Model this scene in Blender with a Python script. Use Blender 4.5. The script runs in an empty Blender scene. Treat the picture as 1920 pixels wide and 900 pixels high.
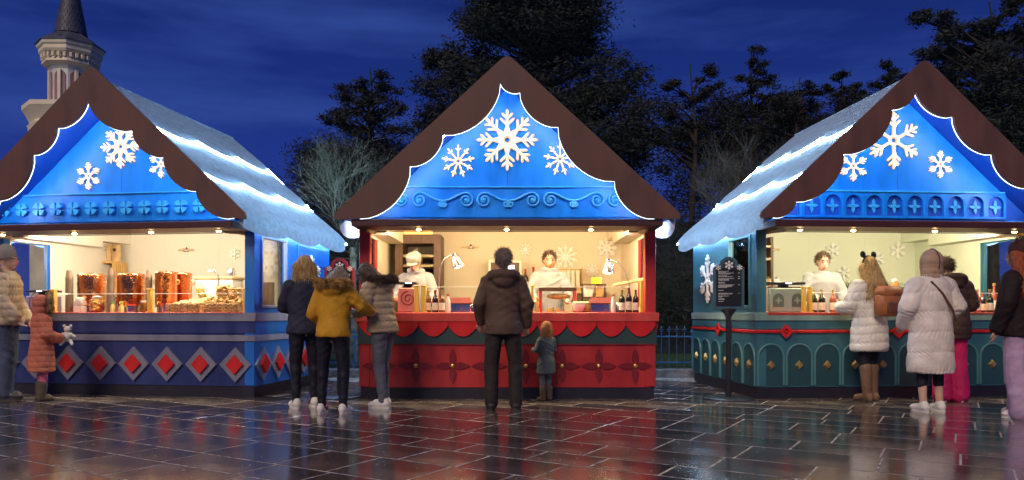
import bpy, bmesh, math, random
import numpy as np
from mathutils import Vector, Matrix, Euler, noise as mnoise
R = math.radians
PI = math.pi
rnd = random.Random(7)
SC = bpy.context.scene
COL = SC.collection

# ------------------------------------------------------------------ camera
F = 1400.0            # focal length in photograph pixels
CH = 1.05             # camera height
HOR = 585.0           # horizon row in the photograph
cam_d = bpy.data.cameras.new('camera')
cam = bpy.data.objects.new('camera', cam_d)
COL.objects.link(cam)
cam.location = (0, 0, CH)
cam.rotation_euler = (PI / 2, 0, 0)
cam_d.sensor_width = 36.0
cam_d.lens = 36.0 * F / 1920.0
cam_d.shift_y = (HOR - 450.0) / 1920.0
cam_d.clip_start = 0.1
cam_d.clip_end = 3000
SC.camera = cam

# ------------------------------------------------------------------ sky (deep dusk)
SUN_EL, SUN_AZ = 38.0, -158.0
world = bpy.data.worlds.new('World')
SC.world = world
world.use_nodes = True
nt = world.node_tree
for n in list(nt.nodes):
    nt.nodes.remove(n)
def wn(t, **k):
    n = nt.nodes.new(t)
    for a, b in k.items():
        setattr(n, a, b)
    return n
wout = wn('ShaderNodeOutputWorld'); wbg = wn('ShaderNodeBackground')
wtc = wn('ShaderNodeTexCoord'); wsep = wn('ShaderNodeSeparateXYZ')
wramp = wn('ShaderNodeValToRGB')
wramp.color_ramp.elements[0].position = 0.0
wramp.color_ramp.elements[0].color = (0.024, 0.046, 0.27, 1)
wramp.color_ramp.elements[1].position = 0.75
wramp.color_ramp.elements[1].color = (0.006, 0.015, 0.105, 1)
e = wramp.color_ramp.elements.new(0.20); e.color = (0.0135, 0.034, 0.225, 1)
e = wramp.color_ramp.elements.new(0.42); e.color = (0.0062, 0.0175, 0.125, 1)
wmap = wn('ShaderNodeMapping'); wmap.inputs['Scale'].default_value = (1.2, 1.2, 6.5)
wmap.inputs['Rotation'].default_value = (0.0, 0.22, 0.0)
wnoise = wn('ShaderNodeTexNoise')
wnoise.inputs['Scale'].default_value = 1.7; wnoise.inputs['Detail'].default_value = 6
wnoise.inputs['Roughness'].default_value = 0.55
wcr = wn('ShaderNodeValToRGB')
wcr.color_ramp.elements[0].position = 0.47; wcr.color_ramp.elements[0].color = (0, 0, 0, 1)
wcr.color_ramp.elements[1].position = 0.72; wcr.color_ramp.elements[1].color = (1, 1, 1, 1)
wmix = wn('ShaderNodeMixRGB'); wmix.blend_type = 'MIX'
wmix.inputs['Color2'].default_value = (0.036, 0.080, 0.33, 1)
wmul = wn('ShaderNodeMath'); wmul.operation = 'MULTIPLY'; wmul.inputs[1].default_value = 0.75
lk = nt.links.new
lk(wtc.outputs['Generated'], wsep.inputs[0]); lk(wsep.outputs['Z'], wramp.inputs['Fac'])
lk(wtc.outputs['Generated'], wmap.inputs[0]); lk(wmap.outputs[0], wnoise.inputs['Vector'])
lk(wnoise.outputs['Fac'], wcr.inputs['Fac']); lk(wcr.outputs['Color'], wmul.inputs[0])
lk(wmul.outputs[0], wmix.inputs['Fac']); lk(wramp.outputs['Color'], wmix.inputs['Color1'])
# a dusk Nishita sky (sun below the horizon) adds its own faint glow
wsky = wn('ShaderNodeTexSky'); wsky.sky_type = 'NISHITA'; wsky.sun_disc = False
wsky.sun_elevation = R(-6.0); wsky.sun_rotation = R(SUN_AZ)
wsc = wn('ShaderNodeVectorMath'); wsc.operation = 'SCALE'; wsc.inputs['Scale'].default_value = 0.06
wadd = wn('ShaderNodeVectorMath'); wadd.operation = 'ADD'
lk(wsky.outputs['Color'], wsc.inputs[0]); lk(wsc.outputs[0], wadd.inputs[0])
lk(wmix.outputs['Color'], wadd.inputs[1])
lk(wadd.outputs[0], wbg.inputs['Color']); wbg.inputs['Strength'].default_value = 1.05
lk(wbg.outputs[0], wout.inputs[0])

# ------------------------------------------------------------------ sun (dim, broad, warm: the lit square behind the camera)
sun_d = bpy.data.lights.new('sun', 'SUN')
sun_d.energy = 1.75; sun_d.angle = R(24); sun_d.color = (1.0, 0.79, 0.60)
sun = bpy.data.objects.new('sun', sun_d); COL.objects.link(sun)
sd = Vector((math.sin(R(SUN_AZ)) * math.cos(R(SUN_EL)), math.cos(R(SUN_AZ)) * math.cos(R(SUN_EL)), math.sin(R(SUN_EL))))
sun.rotation_euler = sd.to_track_quat('Z', 'Y').to_euler()
sun.location = (0, -5, 12)
vs = SC.view_settings
vs.view_transform = 'Standard'
try: vs.look = 'None'
except Exception: pass
vs.exposure = 0.0; vs.gamma = 1.0; vs.use_curve_mapping = False
SC.render.engine = 'CYCLES'

# ------------------------------------------------------------------ materials
MATS = {}
def M(name, col, rough=0.5, metal=0.0, var=0.12, scale=6.0, bump=0.05, bscale=40.0, coat=0.0,
      spec=0.5, emit=None, estr=0.0, col2=None, rvar=0.0, stretch=None, sheen=0.0, sss=0.0):
    m = bpy.data.materials.new(name); m.use_nodes = True
    t = m.node_tree; b = t.nodes['Principled BSDF']
    L = t.links.new
    b.inputs['Roughness'].default_value = rough
    b.inputs['Metallic'].default_value = metal
    b.inputs['Specular IOR Level'].default_value = spec
    if coat: b.inputs['Coat Weight'].default_value = coat; b.inputs['Coat Roughness'].default_value = 0.12
    if sheen: b.inputs['Sheen Weight'].default_value = sheen
    if sss:
        b.inputs['Subsurface Weight'].default_value = sss
        b.inputs['Subsurface Scale'].default_value = 0.02
    tc = t.nodes.new('ShaderNodeTexCoord'); mp = t.nodes.new('ShaderNodeMapping')
    L(tc.outputs['Object'], mp.inputs[0])
    if stretch: mp.inputs['Scale'].default_value = stretch
    nz = t.nodes.new('ShaderNodeTexNoise'); nz.inputs['Scale'].default_value = scale
    nz.inputs['Detail'].default_value = 5
    L(mp.outputs[0], nz.inputs['Vector'])
    rp = t.nodes.new('ShaderNodeValToRGB')
    c2 = col2 if col2 else [max(0, c * (1 - 2 * var)) for c in col]
    c1 = col if col2 else [min(1, c * (1 + var)) for c in col]
    rp.color_ramp.elements[0].position = 0.3; rp.color_ramp.elements[0].color = (*c2[:3], 1)
    rp.color_ramp.elements[1].position = 0.7; rp.color_ramp.elements[1].color = (*c1[:3], 1)
    L(nz.outputs['Fac'], rp.inputs['Fac']); L(rp.outputs['Color'], b.inputs['Base Color'])
    if rvar:
        mr = t.nodes.new('ShaderNodeMapRange')
        mr.inputs['To Min'].default_value = max(0.02, rough - rvar); mr.inputs['To Max'].default_value = rough + rvar
        mr.inputs['From Min'].default_value = 0.3; mr.inputs['From Max'].default_value = 0.7
        L(nz.outputs['Fac'], mr.inputs['Value']); L(mr.outputs[0], b.inputs['Roughness'])
    if bump:
        n2 = t.nodes.new('ShaderNodeTexNoise'); n2.inputs['Scale'].default_value = bscale; n2.inputs['Detail'].default_value = 4
        L(mp.outputs[0], n2.inputs['Vector'])
        bp = t.nodes.new('ShaderNodeBump'); bp.inputs['Strength'].default_value = bump; bp.inputs['Distance'].default_value = 0.02
        L(n2.outputs['Fac'], bp.inputs['Height']); L(bp.outputs[0], b.inputs['Normal'])
    if emit:
        b.inputs['Emission Color'].default_value = (*emit, 1); b.inputs['Emission Strength'].default_value = estr
    MATS[name] = m
    return m
def glassmat(name, tint=(1, 1, 1), gloss=0.08):
    m = bpy.data.materials.new(name); m.use_nodes = True
    t = m.node_tree; t.nodes.clear()
    o = t.nodes.new('ShaderNodeOutputMaterial'); mx = t.nodes.new('ShaderNodeMixShader')
    tr = t.nodes.new('ShaderNodeBsdfTransparent'); gl = t.nodes.new('ShaderNodeBsdfGlossy')
    lw = t.nodes.new('ShaderNodeLayerWeight'); lw.inputs['Blend'].default_value = gloss
    nz = t.nodes.new('ShaderNodeTexNoise'); nz.inputs['Scale'].default_value = 9
    mr = t.nodes.new('ShaderNodeMapRange'); mr.inputs['To Min'].default_value = 0.01; mr.inputs['To Max'].default_value = 0.07
    t.links.new(nz.outputs['Fac'], mr.inputs['Value']); t.links.new(mr.outputs[0], gl.inputs['Roughness'])
    tr.inputs[0].default_value = (*tint, 1)
    t.links.new(lw.outputs['Fresnel'], mx.inputs[0]); t.links.new(tr.outputs[0], mx.inputs[1]); t.links.new(gl.outputs[0], mx.inputs[2])
    t.links.new(mx.outputs[0], o.inputs[0])
    MATS[name] = m
    return m

# ------------------------------------------------------------------ mesh building
class MB:
    def __init__(s): s.v = []; s.f = []
    def add(s, vs, fs):
        o = len(s.v); s.v += [tuple(v) for v in vs]; s.f += [tuple(i + o for i in f) for f in fs]; return s
    def box(s, c, d, rot=None, bev=0.0):
        x, y, z = [q / 2 for q in d]
        if bev <= 0:
            vs = [(sx * x, sy * y, sz * z) for sz in (-1, 1) for sy in (-1, 1) for sx in (-1, 1)]
            fs = [(0, 2, 3, 1), (4, 5, 7, 6), (0, 1, 5, 4), (2, 6, 7, 3), (0, 4, 6, 2), (1, 3, 7, 5)]
        else:
            b = min(bev, x * .95, y * .95, z * .95)
            bm = bmesh.new(); bmesh.ops.create_cube(bm, size=1.0)
            for v in bm.verts: v.co = Vector((v.co.x * 2 * x, v.co.y * 2 * y, v.co.z * 2 * z))
            bmesh.ops.bevel(bm, geom=list(bm.edges), offset=b, segments=1, affect='EDGES', profile=0.5)
            bm.verts.index_update()
            vs = [v.co[:] for v in bm.verts]; fs = [[v.index for v in f.verts] for f in bm.faces]; bm.free()
        m = rot.to_matrix() if rot else None
        return s.add([((m @ Vector(v)) if m else Vector(v)) + Vector(c) for v in vs], fs)
    def bx(s, x0, x1, y0, y1, z0, z1, bev=0.0):
        return s.box(((x0 + x1) / 2, (y0 + y1) / 2, (z0 + z1) / 2), (x1 - x0, y1 - y0, z1 - z0), None, bev)
    def prism(s, pts, y0, y1):
        "outline in x,z extruded from y0 to y1 (concave allowed)"
        n = len(pts)
        vs = [(p[0], y0, p[1]) for p in pts] + [(p[0], y1, p[1]) for p in pts]
        a = sum(pts[i][0] * pts[(i + 1) % n][1] - pts[(i + 1) % n][0] * pts[i][1] for i in range(n))
        fr = list(range(n)); bk = list(range(2 * n - 1, n - 1, -1))
        sd_ = [(i, n + i, n + (i + 1) % n, (i + 1) % n) for i in range(n)]
        if a < 0:
            fr = fr[::-1]; bk = bk[::-1]; sd_ = [q[::-1] for q in sd_]
        return s.add(vs, [fr, bk] + sd_)
    def lathe(s, prof, segs=20, c=(0, 0, 0), rot=None, cap=True, ph=0.0, sx=1.0, sy=1.0):
        vs = []; fs = []
        m = rot.to_matrix() if rot else None
        for r, z in prof:
            for i in range(segs):
                a = 2 * PI * i / segs + ph
                v = Vector((r * sx * math.cos(a), r * sy * math.sin(a), z))
                vs.append((m @ v if m else v) + Vector(c))
        n = len(prof)
        for j in range(n - 1):
            for i in range(segs):
                a, b = j * segs + i, j * segs + (i + 1) % segs
                fs.append((a, b, b + segs, a + segs))
        if cap:
            if prof[0][0] > 1e-5: fs.append(tuple(range(segs))[::-1])
            if prof[-1][0] > 1e-5: fs.append(tuple((n - 1) * segs + i for i in range(segs)))
        return s.add(vs, fs)
    def tube(s, pts, r, segs=8, r1=None, closed=False):
        pts = [Vector(p) for p in pts]; n = len(pts)
        vs = []; fs = []
        up = Vector((0, 0, 1)); prev = None
        for i, p in enumerate(pts):
            if closed: d = pts[(i + 1) % n] - pts[i - 1]
            else: d = pts[min(i + 1, n - 1)] - pts[max(i - 1, 0)]
            if d.length < 1e-9: d = Vector((0, 0, 1))
            d.normalize()
            if prev is None:
                u = d.cross(up)
                if u.length < 1e-3: u = d.cross(Vector((1, 0, 0)))
            else:
                u = prev - d * prev.dot(d)
                if u.length < 1e-4: u = d.cross(up)
            u.normalize(); prev = u; w = d.cross(u)
            rr = r[i] if isinstance(r, (list, tuple)) else (r if r1 is None else r + (r1 - r) * i / max(1, n - 1))
            for k in range(segs):
                a = 2 * PI * k / segs
                vs.append(p + u * (rr * math.cos(a)) + w * (rr * math.sin(a)))
        for i in range(n if closed else n - 1):
            for k in range(segs):
                a = i * segs + k; b = i * segs + (k + 1) % segs
                c = ((i + 1) % n) * segs + (k + 1) % segs; d_ = ((i + 1) % n) * segs + k
                fs.append((a, d_, c, b))
        if not closed:
            fs.append(tuple(range(segs))); fs.append(tuple((n - 1) * segs + k for k in range(segs))[::-1])
        return s.add(vs, fs)
    def ell(s, c, r, segs=14, rings=9, rot=None):
        if not hasattr(r, '__len__'): r = (r, r, r)
        m = rot.to_matrix() if rot else None
        vs = []; fs = []
        def P(x, y, z):
            v = Vector((x * r[0], y * r[1], z * r[2])); return (m @ v if m else v) + Vector(c)
        vs.append(P(0, 0, -1))
        for j in range(1, rings):
            t = -PI / 2 + PI * j / rings
            for i in range(segs):
                a = 2 * PI * i / segs
                vs.append(P(math.cos(t) * math.cos(a), math.cos(t) * math.sin(a), math.sin(t)))
        vs.append(P(0, 0, 1)); T = len(vs) - 1
        for i in range(segs):
            fs.append((0, 1 + (i + 1) % segs, 1 + i))
            b = 1 + (rings - 2) * segs
            fs.append((T, b + i, b + (i + 1) % segs))
        for j in range(rings - 2):
            for i in range(segs):
                a = 1 + j * segs + i; b = 1 + j * segs + (i + 1) % segs
                fs.append((a, b, b + segs, a + segs))
        return s.add(vs, fs)
    def cap(s, p0, p1, r0, r1, segs=12):
        "tapered capsule"
        p0 = Vector(p0); p1 = Vector(p1); d = p1 - p0; L = d.length
        if L < 1e-6: return s.ell(p0, r0)
        d.normalize(); pts = []; rs = []
        for a in (-1.0, -.85, -.6, -.3, 0): pts.append(p0 + d * (r0 * a)); rs.append(max(.001, r0 * math.sqrt(max(0, 1 - a * a))))
        for a in (0, .3, .6, .85, 1.0): pts.append(p1 + d * (r1 * a)); rs.append(max(.001, r1 * math.sqrt(max(0, 1 - a * a))))
        return s.tube(pts, rs, segs)
    def mesh(s, name, smooth=True, ang=40):
        me = bpy.data.meshes.new(name)
        me.from_pydata([tuple(v) for v in s.v], [], s.f); me.update()
        if smooth:
            me.shade_smooth(); me.set_sharp_from_angle(angle=R(ang))
        return me
    def obj(s, name, mat, parent=None, smooth=True, ang=40, loc=None, rot=None):
        return link(name, s.mesh(name, smooth, ang), mat, parent, loc, rot)
def link(name, me, mat, parent=None, loc=None, rot=None):
    o = bpy.data.objects.new(name, me); COL.objects.link(o)
    if mat is not None and not me.materials:
        me.materials.append(MATS[mat] if isinstance(mat, str) else mat)
    if parent is not None: o.parent = parent
    if loc is not None: o.location = loc
    if rot is not None: o.rotation_euler = rot
    return o
def tag(o, label, cat, group=None):
    o['label'] = label; o['category'] = cat
    if group: o['group'] = group
    return o
def empty(name, loc, rz=0.0):
    o = bpy.data.objects.new(name, None); COL.objects.link(o)
    o.empty_display_size = 0.1; o.location = loc; o.rotation_euler = (0, 0, rz)
    return o
def thing(name, label, cat, loc, rz=0.0, group=None): return tag(empty(name, loc, rz), label, cat, group)
def copy_tree(o, parent=None):
    c = o.copy(); COL.objects.link(c); c.parent = parent
    for ch in list(o.children): copy_tree(ch, c)
    return c
def ground(px, py):
    D = CH * F / (py - HOR); return ((px - 960) / F * D, D)
def arc(p0, p1, sag, n=10):
    "points after p0 up to p1, bulging to the right of the direction by sag*chord"
    x0, y0 = p0; x1, y1 = p1; dx, dy = x1 - x0, y1 - y0; L = math.hypot(dx, dy)
    nx, ny = dy / L, -dx / L
    out = []
    for i in range(1, n + 1):
        t = i / n; b = 4 * t * (1 - t); b = b ** 0.8
        out.append((x0 + dx * t + nx * sag * L * b, y0 + dy * t + ny * sag * L * b))
    return out
def smoothstep(a, b, x):
    t = min(1, max(0, (x - a) / (b - a))); return t * t * (3 - 2 * t)

# ------------------------------------------------------------------ material list
M('paver', (0.118, 0.102, 0.098), 0.17, coat=0.7, rvar=0.09, var=0.3, scale=2.6, bump=0.05, bscale=26, spec=0.62)
M('paver_warm', (0.140, 0.100, 0.085), 0.17, coat=0.7, rvar=0.09, var=0.3, scale=2.2, bump=0.05, bscale=24, spec=0.62)
M('paver_dark', (0.078, 0.070, 0.074), 0.15, coat=0.7, rvar=0.08, var=0.3, scale=2.4, bump=0.05, bscale=28, spec=0.62)
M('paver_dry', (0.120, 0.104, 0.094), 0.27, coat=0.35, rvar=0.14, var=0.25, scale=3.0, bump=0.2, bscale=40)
M('grout', (0.52, 0.48, 0.42), 0.5, var=0.5, scale=14, bump=0.4, bscale=60)
M('grass', (0.035, 0.075, 0.02), 0.8, var=0.4, scale=9)
M('soil', (0.03, 0.03, 0.022), 0.9, var=0.4, scale=3)
M('stone_kerb', (0.25, 0.24, 0.24), 0.6, var=0.3, scale=9, bump=0.3)
M('blue', (0.012, 0.150, 0.60), 0.42, var=0.13, scale=3.2, rvar=0.10, stretch=(1.6, 1.6, .45), bump=0.04, bscale=18)
M('navy', (0.024, 0.040, 0.175), 0.42, var=0.13, scale=3.2, rvar=0.10, stretch=(1.6, 1.6, .45), bump=0.04, bscale=18)  # blue stall front: same paint as blue, its warm light put into the colour
M('pale_blue', (0.22, 0.30, 0.50), 0.42, var=0.13, scale=3.2, rvar=0.10, stretch=(1.6, 1.6, .45), bump=0.04)
M('slate_grey', (0.20, 0.21, 0.30), 0.45, var=0.13, scale=3.2, rvar=0.10, stretch=(1.6, 1.6, .45), bump=0.04)
M('gable_blue', (0.003, 0.245, 0.80), 0.40, var=0.13, scale=3.2, rvar=0.10, stretch=(1.6, 1.6, .45), bump=0.03, bscale=14)
M('trim_blue', (0.05, 0.46, 0.90), 0.35, var=0.05, scale=3, bump=0.02)
M('soffit_blue', (0.012, 0.10, 0.55), 0.5, var=0.06, scale=2)
M('red', (0.46, 0.028, 0.030), 0.40, var=0.13, scale=3.2, rvar=0.10, stretch=(1.6, 1.6, .45), bump=0.04, bscale=18)
M('coral', (0.62, 0.075, 0.06), 0.40, var=0.13, scale=3.2, rvar=0.10, stretch=(1.6, 1.6, .45), bump=0.03)
M('deep_red', (0.20, 0.010, 0.018), 0.42, var=0.13, scale=3.2, rvar=0.10, stretch=(1.6, 1.6, .45))
M('bright_red', (0.60, 0.02, 0.02), 0.32, var=0.13, scale=3.2, rvar=0.10, stretch=(1.6, 1.6, .45))
M('dark_teal', (0.030, 0.065, 0.068), 0.45, var=0.08, scale=3)
M('teal', (0.042, 0.150, 0.205), 0.42, var=0.13, scale=3.2, rvar=0.10, stretch=(1.6, 1.6, .45), bump=0.04, bscale=18)
M('teal_panel', (0.020, 0.075, 0.095), 0.45, var=0.08, scale=2)
M('teal_trim', (0.07, 0.22, 0.25), 0.40, var=0.08, scale=3)
M('sage', (0.20, 0.32, 0.30), 0.42, var=0.13, scale=3.2, rvar=0.10, stretch=(1.6, 1.6, .45))
M('plinth', (0.020, 0.018, 0.030), 0.45, var=0.2, scale=5)
M('brown_board', (0.135, 0.062, 0.048), 0.60, var=0.13, scale=3.2, rvar=0.10, stretch=(1.6, 1.6, .45), bump=0.06, bscale=30)
M('hatch', (0.075, 0.022, 0.024), 0.5, var=0.12, scale=3)
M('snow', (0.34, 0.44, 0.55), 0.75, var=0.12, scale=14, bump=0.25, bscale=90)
M('cream_wall', (0.70, 0.66, 0.57), 0.7, var=0.03, scale=1.2, bump=0.02)
M('peach_wall', (0.70, 0.62, 0.47), 0.7, var=0.03, scale=1.2, bump=0.02)
M('green_wall', (0.64, 0.68, 0.56), 0.7, var=0.03, scale=1.2, bump=0.02)
M('floor_in', (0.12, 0.09, 0.07), 0.6)
M('wood', (0.62, 0.37, 0.12), 0.5, var=0.2, scale=5, stretch=(9, 9, 1.2))
M('pale_wood', (0.68, 0.50, 0.26), 0.55, var=0.2, scale=5, stretch=(1.2, 9, 9))
M('yellow_wood', (0.75, 0.48, 0.08), 0.45, var=0.12, scale=5, stretch=(9, 9, 1.2))
M('dark_wood', (0.10, 0.045, 0.022), 0.5, var=0.2, scale=4, stretch=(9, 9, 1.2))
M('steel', (0.62, 0.62, 0.62), 0.22, metal=1.0, var=0.05, rvar=0.06)
M('chrome', (0.85, 0.83, 0.80), 0.26, metal=1.0, var=0.04)
M('copper', (0.80, 0.33, 0.13), 0.20, metal=1.0, var=0.12, scale=7, bump=0.55, bscale=22, rvar=0.06)
M('gold', (0.75, 0.50, 0.16), 0.32, metal=0.8, var=0.1)
M('black_metal', (0.025, 0.027, 0.032), 0.35, var=0.1, spec=0.5)
M('black_plastic', (0.02, 0.02, 0.022), 0.35, var=0.1)
M('white_paint', (0.78, 0.78, 0.76), 0.45, var=0.05)
M('flake_white', (0.86, 0.85, 0.82), 0.5, var=0.04)
M('led', (0.06, 0.05, 0.045), 0.6, bump=0, emit=(0.72, 0.87, 1.0), estr=70.0)
M('led_edge', (0.06, 0.05, 0.045), 0.6, bump=0, emit=(0.80, 0.90, 1.0), estr=3.5)
M('led_roof', (0.06, 0.05, 0.045), 0.6, bump=0, emit=(0.44, 0.73, 1.0), estr=105.0)
M('led_eave', (0.06, 0.05, 0.045), 0.6, bump=0, emit=(0.60, 0.80, 1.0), estr=85.0)
M('flake_light', (0.06, 0.05, 0.045), 0.6, bump=0, emit=(1.0, 0.90, 0.76), estr=1.55)
M('flake_core', (0.06, 0.05, 0.045), 0.6, bump=0, emit=(1.0, 0.80, 0.55), estr=8.0)
M('flake_glow', (0.06, 0.05, 0.045), 0.6, bump=0, emit=(1.0, 0.56, 0.30), estr=1.15)
M('bulb', (0.06, 0.05, 0.045), 0.6, bump=0, emit=(1.0, 0.66, 0.26), estr=60.0)
M('screen', (0.5, 0.6, 0.9), 0.3, bump=0, emit=(0.75, 0.82, 1.0), estr=2.2)
M('label_paper', (0.82, 0.76, 0.60), 0.6, var=0.08, scale=20)
M('menu_black', (0.012, 0.012, 0.016), 0.4)
M('print_white', (0.75, 0.75, 0.75), 0.6, bump=0)
M('teal_dark_frame', (0.05, 0.13, 0.18), 0.4, var=0.1)
M('crimson_frame', (0.38, 0.03, 0.055), 0.4, var=0.1)
M('iron_blue', (0.045, 0.13, 0.30), 0.45, var=0.15)
M('hinge_grey', (0.35, 0.36, 0.4), 0.4, metal=0.6)
glassmat('glass', (0.97, 0.98, 0.98), 0.06)
glassmat('window_glass', (0.90, 0.92, 0.92), 0.10)

# ------------------------------------------------------------------ shared shapes
def snowflake(n, Rr, w, th, style=0):
    "flat snowflake of n arms in x,z, from y=0 to -th"
    mb = MB()
    def bar(p, q, ww):
        p = Vector(p); q = Vector(q); d = (q - p); L = d.length; d.normalize(); nn = Vector((-d.y, d.x))
        a, b, c, e_ = p + nn * ww / 2, p - nn * ww / 2, q - nn * ww * .42, q + nn * ww * .42
        tip = q + d * ww * .45
        mb.prism([a, b, c, tip, e_], -th * rnd.uniform(.96, 1.0), 0)
    rin = Rr * (0.20 if style != 1 else 0.12)
    for i in range(n):
        an = PI / 2 + 2 * PI * i / n
        u = Vector((math.cos(an), math.sin(an)))
        bar(u * rin * .9, u * Rr, w)
        for fr, ln in ((0.52, 0.30), (0.74, 0.22)) if n <= 8 else ((0.66, 0.20),):
            for sg in (-1, 1):
                a2 = an + sg * R(48)
                q = u * Rr * fr
                bar(q, q + Vector((math.cos(a2), math.sin(a2))) * Rr * ln, w * .85)
        if style == 2:
            for sg in (-1, 1):
                a3 = an + sg * PI / n
                bar(u * Rr * .50, Vector((math.cos(a3), math.sin(a3))) * Rr * .24, w * .8)
    ring = []
    k = 24
    o = [(rin * math.cos(2 * PI * i / k), rin * math.sin(2 * PI * i / k)) for i in range(k)]
    q = [(max(.2 * rin, rin - w) * math.cos(2 * PI * i / k), max(.2 * rin, rin - w) * math.sin(2 * PI * i / k)) for i in range(k)]
    vs = [(a[0], -th, a[1]) for a in o] + [(a[0], -th, a[1]) for a in q] + [(a[0], 0, a[1]) for a in o] + [(a[0], 0, a[1]) for a in q]
    fs = []
    for i in range(k):
        j = (i + 1) % k
        fs += [(i, j, k + j, k + i), (2 * k + i, 2 * k + j, j, i), (k + i, k + j, 3 * k + j, 3 * k + i)]
    mb.add(vs, fs)
    return mb
def petal(L, W, th, n=10):
    pts = []
    for i in range(n + 1):
        t = i / n; pts.append((t * L, W * math.sin(PI * t ** .85) * .5))
    for i in range(n - 1, 0, -1):
        t = i / n; pts.append((t * L, -W * math.sin(PI * t ** .85) * .5))
    return pts
def rotp(pts, a, c=(0, 0)):
    return [(c[0] + p[0] * math.cos(a) - p[1] * math.sin(a), c[1] + p[0] * math.sin(a) + p[1] * math.cos(a)) for p in pts]
def pyramid(hw, hh, th, base=0.0):
    mb = MB()
    b = [(hw, base, 0), (0, base, hh), (-hw, base, 0), (0, base, -hh)]
    k = .62
    t = [(hw * k, base - th, 0), (0, base - th, hh * k), (-hw * k, base - th, 0), (0, base - th, -hh * k)]
    mb.add(b + t, [(0, 1, 5, 4), (1, 2, 6, 5), (2, 3, 7, 6), (3, 0, 4, 7), (4, 5, 6, 7)])
    mb.f = [f[::-1] for f in mb.f]
    return mb

# ------------------------------------------------------------------ the stalls
HW, DEP, OV, BK, EH, ZE, ZR = 1.785, 2.35, -0.55, 2.68, 1.94, 2.10, 3.85
TH = math.atan2(ZR - ZE, EH); SL = math.hypot(ZR - ZE, EH)
CT = 1.045          # counter top
class Stall:
    def __init__(s, name, label, ox, oy, deg, pal):
        s.o = Vector((ox, oy)); s.a = R(deg); s.p = pal
        s.root = thing(name, label, 'market stall', (ox, oy, 0), s.a, 'gabled stalls on the wet square')
        s.ca, s.sa = math.cos(s.a), math.sin(s.a)
    def W(s, x, y, z=0.0):
        return (s.o.x + x * s.ca - y * s.sa, s.o.y + x * s.sa + y * s.ca, z)
    def hit(s, px, py, ly):
        kx, kz = (px - 960) / F, (HOR - py) / F
        D = (ly - s.o.x * s.sa + s.o.y * s.ca) / (s.ca - kx * s.sa)
        X = kx * D
        return ((X - s.o.x) * s.ca + (D - s.o.y) * s.sa, CH + kz * D)
    def scale(s, px, ly):      # metres per photograph pixel at that place
        kx = (px - 960) / F
        return (ly - s.o.x * s.sa + s.o.y * s.ca) / (s.ca - kx * s.sa) / F
    def part(s, name, mb, mat, parent=None, **k):
        return mb.obj(name, mat, parent or s.root, **k)
def face(o, which):
    if which == 'right': o.location = (HW, 0, 0); o.rotation_euler = (0, 0, PI / 2)
    if which == 'left': o.location = (-HW, 0, 0); o.rotation_euler = (0, 0, -PI / 2)
    return o
def facepos(which, u, z, off=0.0):
    if which == 'front': return (u, -off, z), (0, 0, 0)
    if which == 'right': return (HW + off, u, z), (0, 0, PI / 2)
    return (-HW - off, -u, z), (0, 0, -PI / 2)

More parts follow.
